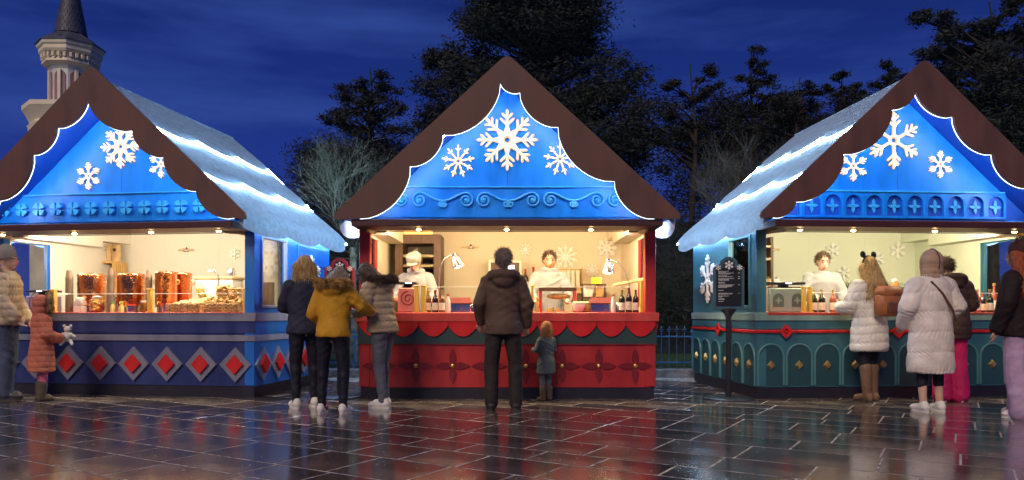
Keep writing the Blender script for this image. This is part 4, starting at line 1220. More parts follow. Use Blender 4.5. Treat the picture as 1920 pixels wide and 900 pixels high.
for i in range(17):
    px = 396 + (i % 8) * 8.2; z = .10 + .022 * (i // 8) + .008 * (i % 3)
    o = link('pretzel', pzm, 'pretzel' if i % 3 else 'bread', None, S.W(S.hit(px, HOR, .12)[0], .10 + .05 * (i % 2), CT + z), (R(55), rnd.uniform(-.5, .5), S.a + rnd.uniform(-.4, .4)))
    tag(o, 'glossy baked pretzel lying in the right wicker basket', 'pretzel', 'pretzels in the basket')
for c, px in enumerate((418, 440)):
    for i in range(7):
        o = link('pretzel', pzm, 'pretzel', None, S.W(S.hit(px + rnd.uniform(-2, 2), HOR, .20)[0], .20, CT + .17 + i * .026 - c * .03), (R(rnd.uniform(-8, 14)), R(rnd.uniform(-6, 6)), S.a + rnd.uniform(-.6, .6)))
        o.scale = (1.35, 1.35, 1.0); tag(o, 'brown pretzel in the tall pile above the basket', 'pretzel', 'pretzels piled up')
t = thing('coffee_machine', 'steel drinks machine with bright screen behind the pretzels', 'machine', S.W(S.hit(412, HOR, 1.0)[0], 1.0, CT - .05), S.a)
MB().bx(-.27, .27, -.16, .18, .0, .50, .02).obj('casing', 'cream_plastic', t); MB().bx(-.29, .29, -.17, .20, .50, .54, .01).obj('top_tray', 'pale_wood', t)
MB().bx(-.11, .03, -.165, -.1605, .30, .42).obj('screen', 'screen', t); MB().tube([(.08, -.17, .05), (.08, -.17, .55), (.02, -.19, .62), (-.04, -.20, .60)], .013, 8).obj('spout', 'chrome', t)
MB().lathe([(.02, 0), (.05, .01), (.055, .09), (.04, .12)], 14).obj('bean_hopper', 'steel', t, loc=(.17, 0, .54))
t = thing('side_table', 'cream stand carrying the drinks machine in the blue stall', 'table', S.W(S.hit(412, HOR, 1.0)[0], 1.0, .17), S.a)
MB().bx(-.34, .34, -.22, .22, .785, .825).obj('table_top', 'cream_plastic', t)
for sx in (-.3, .3):
    for sy in (-.18, .18): MB().bx(sx - .02, sx + .02, sy - .02, sy + .02, 0, .785).obj('leg', 'cream_plastic', t)
t = thing('plate_stack', 'yellow cream bowls stacked on edge beside the drinks machine', 'bowls', S.W(S.hit(373, HOR, .92)[0], .92, .996), S.a)
for i in range(6): MB().lathe([(.03, 0), (.10, .03), (.115, .05), (.105, .05), (.03, .01)], 18, rot=Euler((0, R(70), 0)), c=(i * .022, 0, .30)).obj('bowl', 'juice', t)
MB().bx(-.08, .14, -.10, .10, 0, .20, .01).obj('rack', 'pale_wood', t)
# crates with coffee bags in the rear corner
yb = DEP - .30
def crate(px, z, w, h, label):
    t = thing('wooden_crate', label, 'crate', S.W(S.hit(px, HOR, yb)[0], yb, z), S.a)
    for zz in (.0, h - .03): MB().bx(-w / 2, w / 2, -.16, .16, zz, zz + .03, .003).obj('board', 'wood', t)
    for sx in (-1, 1): MB().bx(min(sx * w / 2, sx * (w / 2 - .03)), max(sx * w / 2, sx * (w / 2 - .03)), -.16, .16, .031, h - .031, .003).obj('side', 'wood', t)
    MB().bx(-w / 2 + .03, w / 2 - .03, .14, .155, .031, h - .031).obj('back', 'wood', t)
    return t
crate(207, .951, .34, .62, 'open wooden crate box standing behind the copper urns'); crate(207, 1.572, .34, .26, 'open wooden crate box carrying two shiny coffee bags')
for i, px in enumerate((200, 218)):
    t = thing('coffee_bag', ('shiny kraft coffee bag at the open end of upper crate' if i == 0 else 'shiny kraft coffee bag turned slightly aside on upper crate'), 'bag', S.W(S.hit(px, HOR, yb - .02)[0], yb - .02, 1.833), S.a + .1 * i, 'coffee bags on the crate')
    MB().lathe([(.068, 0), (.076, .02), (.078, .16), (.070, .21), (.066, .25)], 12, sy=.62).obj('bag_body', 'kraft', t); MB().bx(-.066, .066, -.008, .008, .25, .272).obj('fold', 'kraft', t)
    MB().lathe([(.028, 0), (.024, .004)], 14, rot=Euler((PI / 2, 0, 0)), c=(0, -.050, .18)).obj('round_mark', 'menu_black', t)
welcome(S, 350, 471, 'carved welcome letters with red-capped gnome in the blue stall')
# white snowflake and cup stacks seen through the side window
S.part('wall_snowflake', snowflake(8, .24, .04, .014, 2), 'flake_white', loc=(S.hit(505, 480, 2.0)[0], 2.0, 1.83))
for i, px in enumerate((493, 501, 509)):
    t = thing('cup_column', 'brown cup column seen through the side window of blue stall', 'cup stack', S.W(S.hit(px, HOR, 1.35)[0], 1.35, .951), S.a, 'cup columns behind the side window')
    MB().lathe([(.04 + .004 * (k % 2), .012 * k) for k in range(44)], 12).obj('cups', 'cup_brown', t)
t = thing('side_table', 'cream stand for cup columns behind side window of blue stall', 'table', S.W(S.hit(503, HOR, 1.35)[0] - .02, 1.35, .17), S.a)
MB().bx(-.22, .22, -.15, .15, .75, .78).obj('table_top', 'cream_plastic', t)
for sx in (-.18, .18):
    for sy in (-.11, .11): MB().bx(sx - .02, sx + .02, sy - .02, sy + .02, 0, .75).obj('leg', 'cream_plastic', t)

# ---- red stall
S = SC_
till(S, 765, .22, .30, 'rose_plastic', 'rose till with spiral ornament at the red stall', 'scroll', .20)
post(S, 781, .315, 'yellow wooden screen post next to the rose till'); post(S, 795, .315, 'yellow wooden screen post beside the left wine trio')
post(S, 998, .315, 'slim yellow wooden post by the display frame on red stall', .035); post(S, 1203, .36, 'yellow wooden post under the round handrail on red stall', .04, .14)
pane(S, 801, 994, .31, 'glass screen across the left half of red stall counter', .12); pane(S, 1003, 1196, .31, 'glass screen across the right half of red stall counter', .12)
for px, b, g in ((803, 'wine_amber', 'amber wine bottle with cream label right beside a yellow post'), (816, 'wine_brown', 'dark wine bottle between two amber bottles on the red stall'), (829, 'wine_amber', 'amber wine bottle with cream label next to the clear water bottle')):
    bottle(S, px, .08, .27, .037, b, 'foil_gold' if b == 'wine_amber' else 'foil_red', g, 'left wine trio on red stall')
for px, b, g in ((1166, 'wine_green', 'green wine bottle with gold top under the right heat lamp'), (1179, 'wine_brown', 'tallest dark wine bottle in the trio under right heat lamp'), (1192, 'wine_brown', 'dark wine bottle standing next to the handrail post')):
    bottle(S, px, .08, .275 if px != 1179 else .30, .037, b, 'foil_gold' if px == 1166 else 'foil_red', g, 'right wine trio on red stall')
for px, l in ((840, 'clear water bottle beside the left wine trio'), (1150, 'clear pink water bottle beside the right wine trio')):
    t = thing('water_bottle', l, 'bottle', loc(S, px, .10), 0)
    MB().lathe([(.026, 0), (.03, .01), (.03, .14), (.014, .19), (.014, .205)], 14).obj('body', 'clear', t); MB().lathe([(.017, .20), (.017, .222), (.003, .224)], 12).obj('cap', 'cap_red', t)
for px, l in ((861, 'red-lidded warming dish beside the left heat lamp'), (1128, 'red-lidded warming dish beside the right heat lamp')):
    t = thing('warming_dish', l, 'dish', loc(S, px, .26), 0)
    MB().bx(-.15, .15, -.10, .10, .0, .11, .01).obj('glass_base', 'steel', t)
    MB().add([(-.17, -.115, .112), (.17, -.115, .112), (.17, .115, .112), (-.17, .115, .112), (-.13, -.07, .185), (.13, -.07, .185), (.13, .07, .185), (-.13, .07, .185)],
             [(0, 1, 5, 4), (1, 2, 6, 5), (2, 3, 7, 6), (3, 0, 4, 7), (4, 5, 6, 7), (3, 2, 1, 0)]).obj('lid', 'pan_red', t, smooth=False)
def heat_lamp(px_base, pts, head, label, tilt):
    ly = .32
    x0 = S.hit(px_base, HOR, ly)[0]
    t = thing('heat_lamp', label, 'lamp', S.W(x0, ly, CT), 0)
    L = [(0, 0, .012)] + [(S.hit(a, b, ly)[0] - x0, 0, S.hit(a, b, ly)[1] - CT) for a, b in pts]
    # smooth the arm
    out = []
    for i in range(len(L) - 1):
        p0 = L[max(0, i - 1)]; p1 = L[i]; p2 = L[i + 1]; p3 = L[min(len(L) - 1, i + 2)]
        for k in range(6):
            u = k / 6
            out.append(tuple(.5 * ((2 * p1[c]) + (-p0[c] + p2[c]) * u + (2 * p0[c] - 5 * p1[c] + 4 * p2[c] - p3[c]) * u * u + (-p0[c] + 3 * p1[c] - 3 * p2[c] + p3[c]) * u ** 3) for c in range(3)))
    out.append(L[-1])
    MB().tube(out, .008, 8).obj('arm', 'chrome', t); MB().lathe([(.075, 0), (.075, .01), (.02, .018)], 20).obj('foot', 'chrome', t)
    hx, hz = S.hit(head[0], head[1], ly); hx -= x0; hz -= CT
    sh = MB().lathe([(.018, .0), (.030, -.01), (.032, -.05), (.055, -.07), (.080, -.17), (.083, -.19), (.079, -.19), (.052, -.075)], 22, cap=False)
    o = sh.obj('shade', 'chrome', t, loc=(hx, 0, hz), rot=(0, tilt, 0))
    MB().ell((0, 0, -.15), (.045, .045, .05), 12, 8).obj('bulb', 'heat_bulb', o)
    ld = bpy.data.lights.new('lamp_light', 'POINT'); ld.energy = 4; ld.color = (1, .72, .38); ld.shadow_soft_size = .04
    lo = bpy.data.objects.new('lamp_light', ld); COL.objects.link(lo); lo.parent = o; lo.location = (0, 0, -.23)
heat_lamp(823, [(823, 540), (825, 505), (834, 486), (848, 478)], (850, 474), 'chrome heat lamp on curved arm beside the fridge', R(-22))
heat_lamp(1183, [(1181, 545), (1174, 515), (1160, 494), (1142, 488)], (1141, 484), 'chrome heat lamp on curved arm above the right wine trio', R(3))
# wine fridge at the back left
yb = 1.55
x0, x1 = S.hit(742, HOR, yb)[0], S.hit(826, HOR, yb)[0]; w = x1 - x0
t = thing('wine_fridge', 'tall dark wine fridge with wooden shelves inside the red stall', 'fridge', S.W((x0 + x1) / 2, yb, .17), 0)
b = MB(); H = 1.98; h2 = w / 2
b.bx(-h2, -h2 + .10, 0, .55, 0, H); b.bx(h2 - .10, h2, 0, .55, 0, H); b.bx(-h2 + .10, h2 - .10, 0, .55, 0, .12); b.bx(-h2 + .10, h2 - .10, 0, .55, H - .13, H); b.bx(-h2 + .10, h2 - .10, .50, .55, .12, H - .13)
b.obj('cabinet', 'dark_wood', t)
for z in (.35, .60, .92, 1.06, 1.52, 1.66):
    MB().bx(-h2 + .102, h2 - .102, .03, .48, z, z + .035, .003).obj('shelf', 'pale_wood', t)
for z in (.64, 1.10, 1.24):
    for k in range(5): MB().lathe([(.038, 0), (.038, .03), (.015, .05), (.004, .05)], 10, rot=Euler((PI / 2, 0, 0)), c=(-h2 + .16 + k * .085, .12, z + .04)).obj('bottle_end', 'wine_green', t)
MB().bx(-h2 + .09, h2 - .09, -.012, -.006, .11, H - .12).obj('door_glass', 'window_glass', t)
MB().bx(-h2 + .12, h2 - .12, -.02, .10, H + .002, H + .10).obj('lit_header', 'amber_light', t)
# shelf, oven, bottles, crate of cups on the back wall
S.part('back_shelf', MB().bx(-.15, 1.50, DEP - .42, DEP - .08, 1.325, 1.355, .004), 'pale_wood')
yb = DEP - .27
t = thing('microwave_oven', 'cream countertop oven with lit door on the rear shelf', 'oven', S.W(S.hit(947, HOR, yb)[0], yb, 1.356), 0)
MB().bx(-.25, .25, -.14, .15, .14, .46, .015).obj('casing', 'cream_plastic', t); MB().bx(-.21, .21, -.146, -.1405, .18, .42).obj('door_frame', 'dark_wood', t)
MB().bx(-.02, .14, -.150, -.1465, .21, .38).obj('lit_screen', 'screen', t); MB().bx(-.24, .24, -.13, .14, 0, .139).obj('stand', 'cream_plastic', t); MB().lathe([(.03, 0), (.03, .03), (.012, .04), (.012, .07)], 10).obj('knob', 'chrome', t, loc=(.06, 0, .46))
for px, h, g in ((985, .33, 'shorter dark wine bottle next to the oven on rear shelf'), (1000, .36, 'taller dark wine bottle on the rear shelf beside bearded vendor')):
    bottle(S, px, yb, h, .042, 'wine_brown', 'foil_red', g, 'wine bottles on the rear shelf', z=1.356)
t = thing('wooden_crate', 'upright wooden crate of paper cup sleeves under the wall snowflake', 'crate', S.W(S.hit(1066, HOR, yb)[0], yb, 1.356), 0)
MB().bx(-.20, .20, .10, .13, 0, .34).obj('back_board', 'wood', t)
for sx in (-.2, .185): MB().bx(sx, sx + .015, -.12, .10, 0, .34).obj('side', 'wood', t)
MB().bx(-.185, .185, -.12, .10, 0, .015).obj('floor_board', 'wood', t); MB().bx(-.185, .185, -.12, -.105, .016, .07).obj('front_slat', 'wood', t)
for k in range(5): MB().lathe([(.030, .016), (.036, .30), (.038, .31), (.02, .312)], 12).obj('cup_sleeve', 'cream_plastic', t, loc=(-.145 + k * .072, 0, 0))
# display frame with bread and mugs
t = thing('display_frame', 'wooden display frame with dark top beam on the red stall counter', 'display', loc(S, 1045, .30), 0)
MB().bx(-.235, .235, -.08, .08, .265, .315, .004).obj('top_beam', 'dark_wood', t)
for sx in (-.215, .215): MB().bx(sx - .02, sx + .02, -.07, .07, 0, .2645, .004).obj('leg', 'coral', t)
MB().bx(-.194, .194, -.07, .07, 0, .015).obj('base_board', 'pale_wood', t)
t = thing('baguette', 'long yellow baguette hung inside the wooden display frame', 'bread', loc(S, 1048, .30, CT + .20), 0)
MB().ell((0, 0, 0), (.155, .05, .035), 18, 10).obj('crust', 'bread', t)
for k in range(4): MB().ell((-.09 + k * .06, -.02, .022), (.012, .03, .012), 8, 5, Euler((0, 0, .6))).obj('slash', 'bread_pale', t)
for px in (1032, 1046):
    t = thing('glass_mug', 'small glass mug of amber drink before the display frame', 'mug', loc(S, px, .12), 0, 'amber mugs before the frame')
    MB().lathe([(.034, 0), (.036, .005), (.036, .055)], 16).obj('drink', 'juice', t); MB().lathe([(.038, .0), (.039, .09), (.036, .09)], 16, cap=False).obj('glass', 'glass', t); MB().tube([(.036, 0, .075), (.06, 0, .07), (.06, 0, .03), (.036, 0, .02)], .005, 6).obj('handle', 'clear', t)
t = thing('pepper_mill', 'turned wooden pepper mill beside the slim yellow post', 'mill', loc(S, 1008, .14), 0)
MB().lathe([(.024, 0), (.026, .02), (.014, .07), (.020, .12), (.012, .135), (.022, .16), (.014, .185), (.003, .19)], 14).obj('turned_body', 'wood', t)
for i, (px, c_) in enumerate(((1085, 'clear'), (1098, 'juice'))):
    t = thing('mixing_bowl', ('pale glass bowl' if i == 0 else 'yellow glass bowl') + ' right of the display frame', 'bowl', loc(S, px, .20 + .1 * i), 0)
    MB().lathe([(.035, 0), (.06, .02), (.085, .07), (.092, .12), (.086, .12), (.03, .02)], 20).obj('bowl', c_, t)
    for k in range(6): MB().ell((.045 * math.cos(k), .045 * math.sin(k), .11), (.03, .03, .028), 8, 6).obj('roll', 'bread_pale', t)
t = thing('wire_rack', 'dark metal rack holding paper packs and yellow cups', 'rack', loc(S, 1113, .42), 0)
w = .145
for sx in (-w, w):
    for sy in (-.07, .07): MB().tube([(sx, sy, 0), (sx, sy, .36)], .006, 6).obj('upright', 'black_metal', t)
for z in (.005, .18, .35): MB().bx(-w, w, -.07, .07, z, z + .01).obj('shelf', 'dark_wood', t)
MB().bx(-.12, -.01, -.05, .05, .192, .33, .006).obj('paper_pack', 'cream_plastic', t); MB().bx(.02, .12, -.05, .05, .192, .345, .006).obj('wooden_pack', 'wood', t)
for k in range(3): MB().lathe([(.026, .361), (.034, .44), (.03, .44)], 12, c=(.05 + .035 * k - .05, 0, 0)).obj('yellow_cup', 'yellow_drink', t)
t = thing('handrail', 'round pale wooden handrail at the right end of red stall', 'rail', loc(S, 1198, .14, CT + .376), 0)
MB().tube([(.06, -.03, .03), (-.22, .65, -.02)], .022, 10).obj('round_bar', 'pale_wood', t)
for px, w_ in ((880, .05), (893, .045), (1160, .06)):
    t = thing('condiment_tub', 'small steel and glass condiment tub behind the glass screen', 'tub', loc(S, px, .22), 0, 'condiment tubs on the red stall')
    MB().lathe([(w_ * .8, 0), (w_, .01), (w_, .10), (w_ * .9, .11), (w_ * .3, .125)], 16).obj('tub', 'steel', t); MB().tube([(0, 0, .11), (.01, 0, .19)], .004, 6).obj('spoon', 'chrome', t)
welcome(S, 882, 465, 'carved welcome letters with red-capped gnome in the red stall')

# ---- teal stall
S = SR_
till(S, 1469, .46, .30, 'sage_plastic', 'sage green till with two arched motifs at the teal stall', 'arch', .24)
post(S, 1434, .30, 'yellow wooden post left of the sage till', .035); post(S, 1507, .30, 'yellow wooden post right of the sage till', .04); post(S, 1518, .30, 'yellow wooden post beside the champagne trio', .04)
pane(S, 1524, 1690, .24, 'low glass screen before the champagne trio on teal stall'); pane(S, 1690, 1880, .24, 'low glass screen before the liqueur bottles on teal stall')
for px, b, g in ((1526, 'wine_green', 'green champagne bottle touching the yellow post by sage till'), (1541, 'wine_green', 'green champagne bottle next to the rose one'), (1562, 'rose', 'rose champagne bottle with gold foil on the teal stall')):
    bottle(S, px, .16, .28, .040, b, 'foil_gold', g, 'champagne trio on the teal stall')
for px, ly, h, r, b, c_, l in ((1810, .12, .20, .035, 'rose', 'cap_red', 'short rose bottle with red cap at left of the liqueur row'), (1818, .24, .26, .032, 'yellow_drink', 'yellow_drink', 'slim bright yellow liqueur bottle'),
    (1832, .12, .27, .045, 'rose', 'foil_gold', 'stout rose liqueur bottle with wide cream label'), (1842, .30, .25, .04, 'wine_brown', 'cap_red', 'dark liqueur bottle with a red cap at the back'),
    (1856, .12, .27, .040, 'wine_green', 'foil_gold', 'green liqueur bottle with yellow label and gold top'), (1864, .30, .35, .040, 'rose', 'foil_gold', 'tall rose liqueur bottle with cork stopper'),
    (1876, .12, .27, .042, 'wine_green', 'foil_gold', 'green liqueur bottle nearest the red-haired woman'), (1884, .32, .36, .036, 'wine_amber', 'foil_gold', 'tall amber liqueur bottle at right end of the row')):
    bottle(S, px, ly, h, r, b, c_, l, 'liqueur bottles on the teal stall', stopper=(c_ == 'foil_gold'))
t = thing('nut_jar', 'tall clear jar packed with orange nuts between the two women in white', 'jar', loc(S, 1678, .18), S.a)
for k in range(3):
    MB().lathe([(.042, .13 * k), (.045, .13 * k + .01), (.045, .13 * k + .115), (.036, .13 * k + .128)], 16).obj('jar_section', 'caramel', t)
MB().lathe([(.04, .385), (.04, .41), (.01, .42)], 14).obj('lid', 'clear', t)
for px, ly, s_, l in ((1440, .5, .05, 'small brown jug on the shelf behind the sage till'), (1456, .5, .04, 'white lidded pot behind the sage till')):
    t = thing('jug', l, 'jug', loc(S, px, ly, CT + .33), S.a)
    MB().lathe([(s_ * .7, 0), (s_, .03), (s_ * .7, .08), (s_ * .8, .10)], 14).obj('pot', 'kraft' if px == 1440 else 'white_paint', t); MB().ell((0, 0, .11), s_ * .4, 8, 6).obj('knob', 'dark_wood', t)
t = thing('shelf_box', 'low dark counter shelf behind the sage till', 'shelf', loc(S, 1466, .50), S.a)
MB().bx(-.26, .26, -.09, .09, .0, .30, .005).obj('carcass', 'sage_plastic', t); MB().bx(-.28, .28, -.10, .10, .301, .328, .004).obj('shelf_top', 'dark_wood', t)
t = thing('potted_greenery', 'green leafy sprig garland behind the champagne on teal stall', 'plant', S.W(S.hit(1590, HOR, .9)[0], .9, CT), S.a)
link('leaves', foliage_mesh('leaves', [((-.05, 0, .33), (.16, .1, .10)), ((.30, 0, .30), (.25, .1, .09)), ((.65, 0, .31), (.2, .1, .09))], 60000, .016, 'plant_green', 5), 'plant_green', t)
MB().lathe([(.06, -.05), (.08, .16), (.085, .24)], 14).obj('pot', 'kraft', t)
MB().bx(-.25, .9, -.09, .09, .205, .225).obj('trough', 'dark_wood', t)
t = thing('side_table', 'cream stand under the greenery inside the teal stall', 'table', S.W(S.hit(1590, HOR, .9)[0] + .3, .92, .17), S.a)
MB().bx(-.6, .6, -.12, .12, .78, .82).obj('table_top', 'cream_plastic', t)
for sx in (-.55, .55): MB().bx(sx - .02, sx + .02, -.1, .1, 0, .78).obj('leg', 'cream_plastic', t)
welcome(S, 1447, 470, 'carved welcome letters with red-capped gnome in the teal stall')
# wooden shelves seen through the left side window
t = thing('wine_rack', 'dark wooden rack seen through the side window of teal stall', 'rack', S.W(-1.28, 1.55, .17), S.a)
MB().bx(-.40, -.36, 0, .5, 0, 1.95).obj('side', 'dark_wood', t); MB().bx(.36, .40, 0, .5, 0, 1.95).obj('side', 'dark_wood', t); MB().bx(-.36, .36, .47, .5, 0, 1.95).obj('back', 'dark_wood', t)
for z in (.4, .8, 1.15, 1.28, 1.62, 1.80): MB().bx(-.36, .36, 0, .469, z, z + .03).obj('shelf', 'pale_wood', t)

# ------------------------------------------------------------------ menu boards on poles
def menu_board(px, py, name, label, frame, hpx, rz, k_lines):
    X, Y = ground(px, py); 
    t = thing(name, label, 'menu board', (X, Y, 0), rz)
    MB().lathe([(.30, 0), (.30, .012), (.28, .022), (.05, .030)], 36).obj('base_disc', 'black_metal', t)
    MB().lathe([(.034, .02), (.034, 1.01)], 14).obj('pole', 'black_metal', t)
    MB().lathe([(.034, .98), (.05, 1.02), (.10, 1.075), (.11, 1.09)], 18, sy=.5).obj('collar', 'black_metal', t)
    z0, w = 1.085, .182
    H = .50
    def outline(g):
        ww = w - g
        pts = [(-ww, z0 + g), (ww, z0 + g), (ww, z0 + H - g * .6)]
        pts += [(ww - .03, z0 + H + .022 - g)]
        pts += arc((ww - .03, z0 + H + .022 - g), (.105, z0 + H + .045 - g), .10, 5)
        pts += [(.105 * math.cos(R(d)), z0 + H + .045 - g + .085 * math.sin(R(d))) for d in range(15, 180, 15)]
        pts += [(-.105, z0 + H + .045 - g)] + arc((-.105, z0 + H + .045 - g), (-ww + .03, z0 + H + .022 - g), .10, 5)
        pts += [(-ww, z0 + H - g * .6)]
        return pts
    MB().prism(outline(0), -.02, .02).obj('frame', frame, t)
    MB().bx(-w - .025, w + .025, -.035, .035, z0 - .012, z0 + .014, .004).obj('bottom_ledge', frame, t)
    p = MB().bx(-w + .032, w - .032, -.0235, -.0202, z0 + .035, z0 + H - .005).obj('menu_panel', 'menu_black', t)
    o = MB().lathe([(.086, 0), (.082, -.012), (.074, -.012), (.072, -.006)], 28, rot=Euler((PI / 2, 0, 0)), c=(0, -.0205, z0 + H + .03), cap=True).obj('medallion', frame, t)
    MB().lathe([(.070, 0), (.069, .002)], 24, rot=Euler((PI / 2, 0, 0)), c=(0, -.029, z0 + H + .03)).obj('medallion_face', 'black_metal', o)
    for u, z, r in ((0, z0 + H + .03, .052), (-.125, z0 + H + .0, .032), (.125, z0 + H + .0, .032)):
        snowflake(6, r, r * .2, .006, 0).obj('snowflake', 'flake_white', t, loc=(u, -.033 if u == 0 else -.024, z))
    pr = MB(); z = z0 + H - .045; lr = random.Random(4)
    for ln in k_lines:
        if ln == 0: z -= .012; continue
        x = -w + .058; end = x + ln * (2 * w - .16)
        while x < end:
            wl = lr.uniform(.010, .030); pr.bx(x, min(x + wl, end), -.0248, -.0240, z - .0028, z + .0028); x += wl + .004
        if ln > .82 or lr.random() < .12: pr.bx(w - .075, w - .052, -.0248, -.0240, z - .0028, z + .0028)
        z -= .0105
    pr.obj('menu_print', 'print_white', p, smooth=False)['kind'] = 'stuff'
    return t
LN = [.6, .45, .88, .68, 0, .5, .85, 0, .9, .62, .62, 0, .35, .4, 0, .92, .8, .76, .5, 0, 0, .3, 0, 0, .84, .75, 0, .6, .22, 0, .35, .36, 0, .3]
menu_board(1366, 748, 'menu_sign', 'black menu board with blue snowflake crest standing by the teal stall', 'teal_dark_frame', 0, R(-6), LN)
menu_board(637, 744, 'menu_sign', 'crimson menu board with snowflake crest behind the woman in mustard', 'crimson_frame', 0, R(8), LN)

# ------------------------------------------------------------------ people
M('skin', (0.62, 0.38, 0.28), 0.5, var=0.08, scale=12, bump=0.03, sss=0.08)
M('hair_blond', (0.58, 0.38, 0.15), 0.5, var=0.3, scale=9, stretch=(7, 7, .8), bump=0.6, bscale=22)
M('hair_brown', (0.085, 0.045, 0.025), 0.5, var=0.35, scale=9, stretch=(7, 7, .8), bump=0.6, bscale=22)
M('hair_grey', (0.27, 0.21, 0.16), 0.5, var=0.3, scale=9, stretch=(7, 7, .8), bump=0.6, bscale=22)
M('hair_red', (0.42, 0.085, 0.015), 0.45, var=0.35, scale=9, stretch=(7, 7, .8), bump=0.6, bscale=22)
M('hair_ginger', (0.40, 0.17, 0.06), 0.5, var=0.3, scale=9, stretch=(7, 7, .8), bump=0.6, bscale=22)
M('fur_tan', (0.50, 0.34, 0.17), 0.8, var=0.4, scale=14)
M('fur_gold', (0.55, 0.34, 0.10), 0.8, var=0.4, scale=14)
M('fur_dark', (0.12, 0.075, 0.045), 0.8, var=0.4, scale=14)
def cloth(n, c, r=.75, v=.12, b=.35, bs=30): M(n, c, r, var=v, scale=5, bump=b, bscale=bs, spec=.25)
cloth('puffer_cream', (0.60, 0.50, 0.33), .55); cloth('puffer_coral', (0.55, 0.17, 0.10), .65); cloth('jacket_mustard', (0.55, 0.28, 0.020), .7)
cloth('jacket_beige', (0.40, 0.31, 0.20), .6); cloth('coat_navy', (0.030, 0.032, 0.060), .7); cloth('jacket_brown', (0.110, 0.068, 0.052), .65)
cloth('puffer_white', (0.82, 0.78, 0.72), .55); cloth('coat_ivory', (0.82, 0.73, 0.67), .5); cloth('coat_dark_brown', (0.070, 0.040, 0.030), .6)
cloth('jacket_maroon', (0.018, 0.010, 0.011), .7); cloth('shirt_white', (0.30, 0.30, 0.31), .8, .05, .08); cloth('shirt_pale', (0.32, 0.30, 0.28), .8, .05, .08)
cloth('denim', (0.075, 0.10, 0.16), .75); cloth('denim_grey', (0.115, 0.125, 0.165), .75); cloth('legging_black', (0.014, 0.015, 0.026), .6)
cloth('trouser_dark', (0.035, 0.026, 0.026), .75); cloth('trouser_pink', (0.80, 0.030, 0.17), .55); cloth('trouser_lilac', (0.50, 0.34, 0.50), .75)
cloth('legging_pink', (0.62, 0.14, 0.22), .6); cloth('beanie_grey', (0.26, 0.23, 0.20), .85); cloth('cap_grey', (0.30, 0.28, 0.25), .7)
cloth('hat_maroon', (0.06, 0.018, 0.018), .7); cloth('coat_teal_grey', (0.10, 0.13, 0.14), .7); cloth('boot_brown', (0.19, 0.115, 0.075), .55); cloth('boot_grey', (0.11, 0.085, 0.065), .8)
cloth('shoe_white', (0.78, 0.76, 0.72), .45, .05, .1); cloth('shoe_dark', (0.05, 0.05, 0.055), .5); cloth('shoe_pinkwhite', (0.76, 0.66, 0.68), .5, .05, .1)
cloth('hood_shaded_tan', (0.46, 0.31, 0.21), .6)  # hood of the ivory coat: its shade put into a darker tan
M('leather_tan', (0.42, 0.15, 0.055), 0.42, var=0.15, scale=8, bump=0.2)
M('leather_brown', (0.15, 0.055, 0.03), 0.45, var=0.15, scale=8, bump=0.2)
M('rubber_white', (0.72, 0.70, 0.66), 0.55); M('rubber_dark', (0.04, 0.035, 0.03), 0.6); M('stripe_pink', (0.75, 0.12, 0.30), 0.5)
M('eye_dark', (0.02, 0.015, 0.012), 0.2); M('lip', (0.42, 0.15, 0.13), 0.5); M('plush_white', (0.75, 0.72, 0.66), 0.9, bump=0.6, bscale=60)

def remesh(mb, vox, smooth=6, disp=None):
    me = mb.mesh('tmp', False); ob = bpy.data.objects.new('tmp', me); COL.objects.link(ob)
    rm = ob.modifiers.new('r', 'REMESH'); rm.mode = 'VOXEL'; rm.voxel_size = vox
    sm = ob.modifiers.new('s', 'SMOOTH'); sm.factor = .5; sm.iterations = smooth
    dg = bpy.context.evaluated_depsgraph_get(); ev = ob.evaluated_get(dg)
    out = bpy.data.meshes.new_from_object(ev)
    bpy.data.objects.remove(ob); bpy.data.meshes.remove(me)
    out.materials.clear()
    if disp:
        n = len(out.vertices); co = np.empty(n * 3); no = np.empty(n * 3)
        out.vertices.foreach_get('co', co); out.vertices.foreach_get('normal', no)
        co = co.reshape(-1, 3); no = no.reshape(-1, 3)
        co += no * disp(co)[:, None]
        out.vertices.foreach_set('co', co.ravel()); out.update()
    out.shade_smooth()
    return out
def puffer(pitch, amp, seed=0, lo=0, hi=9):
    def f(co):
        z = co[:, 2]; a = np.abs(np.sin(PI * (z + .010 * np.sin(co[:, 0] * 9 + seed)) / pitch)) ** .42
        w = .005 * np.sin(co[:, 0] * 31 + co[:, 2] * 17 + seed) * np.sin(co[:, 1] * 27 + co[:, 2] * 23)
        an = np.arctan2(co[:, 1], co[:, 0])
        pk = .0065 * np.sin(an * 27 + 9 * np.sin(z * 13 + seed) + z * 40) * (1 - a) ** .7
        return amp * (a - .6) + w + pk
    return f
def wrinkle(amp, seed=0, sc=1.0):
    def f(co):
        x, y, z = co[:, 0] * sc, co[:, 1] * sc, co[:, 2] * sc
        r1 = 1 - 2 * np.abs(np.sin(z * 15 + 2.6 * np.sin(x * 8 + seed + 2 * np.sin(z * 5)) + 1.8 * np.sin(y * 9 + seed)))
        r2 = 1 - 2 * np.abs(np.sin(z * 26 - x * 21 + 2.2 * np.sin(y * 12 + z * 7)))
        m = .55 + .45 * np.sin(x * 7 + z * 6 + seed) * np.sin(y * 8 - z * 4)
        return amp * m * (r1 * 1.0 + r2 * .55)
    return f
def strands(amp, seed=0):
    def f(co):
        a = np.arctan2(co[:, 1], co[:, 0])
        return amp * (np.sin(a * 23 + 5 * np.sin(co[:, 2] * 14 + seed)) + .6 * np.sin(a * 41 + co[:, 2] * 20))
    return f
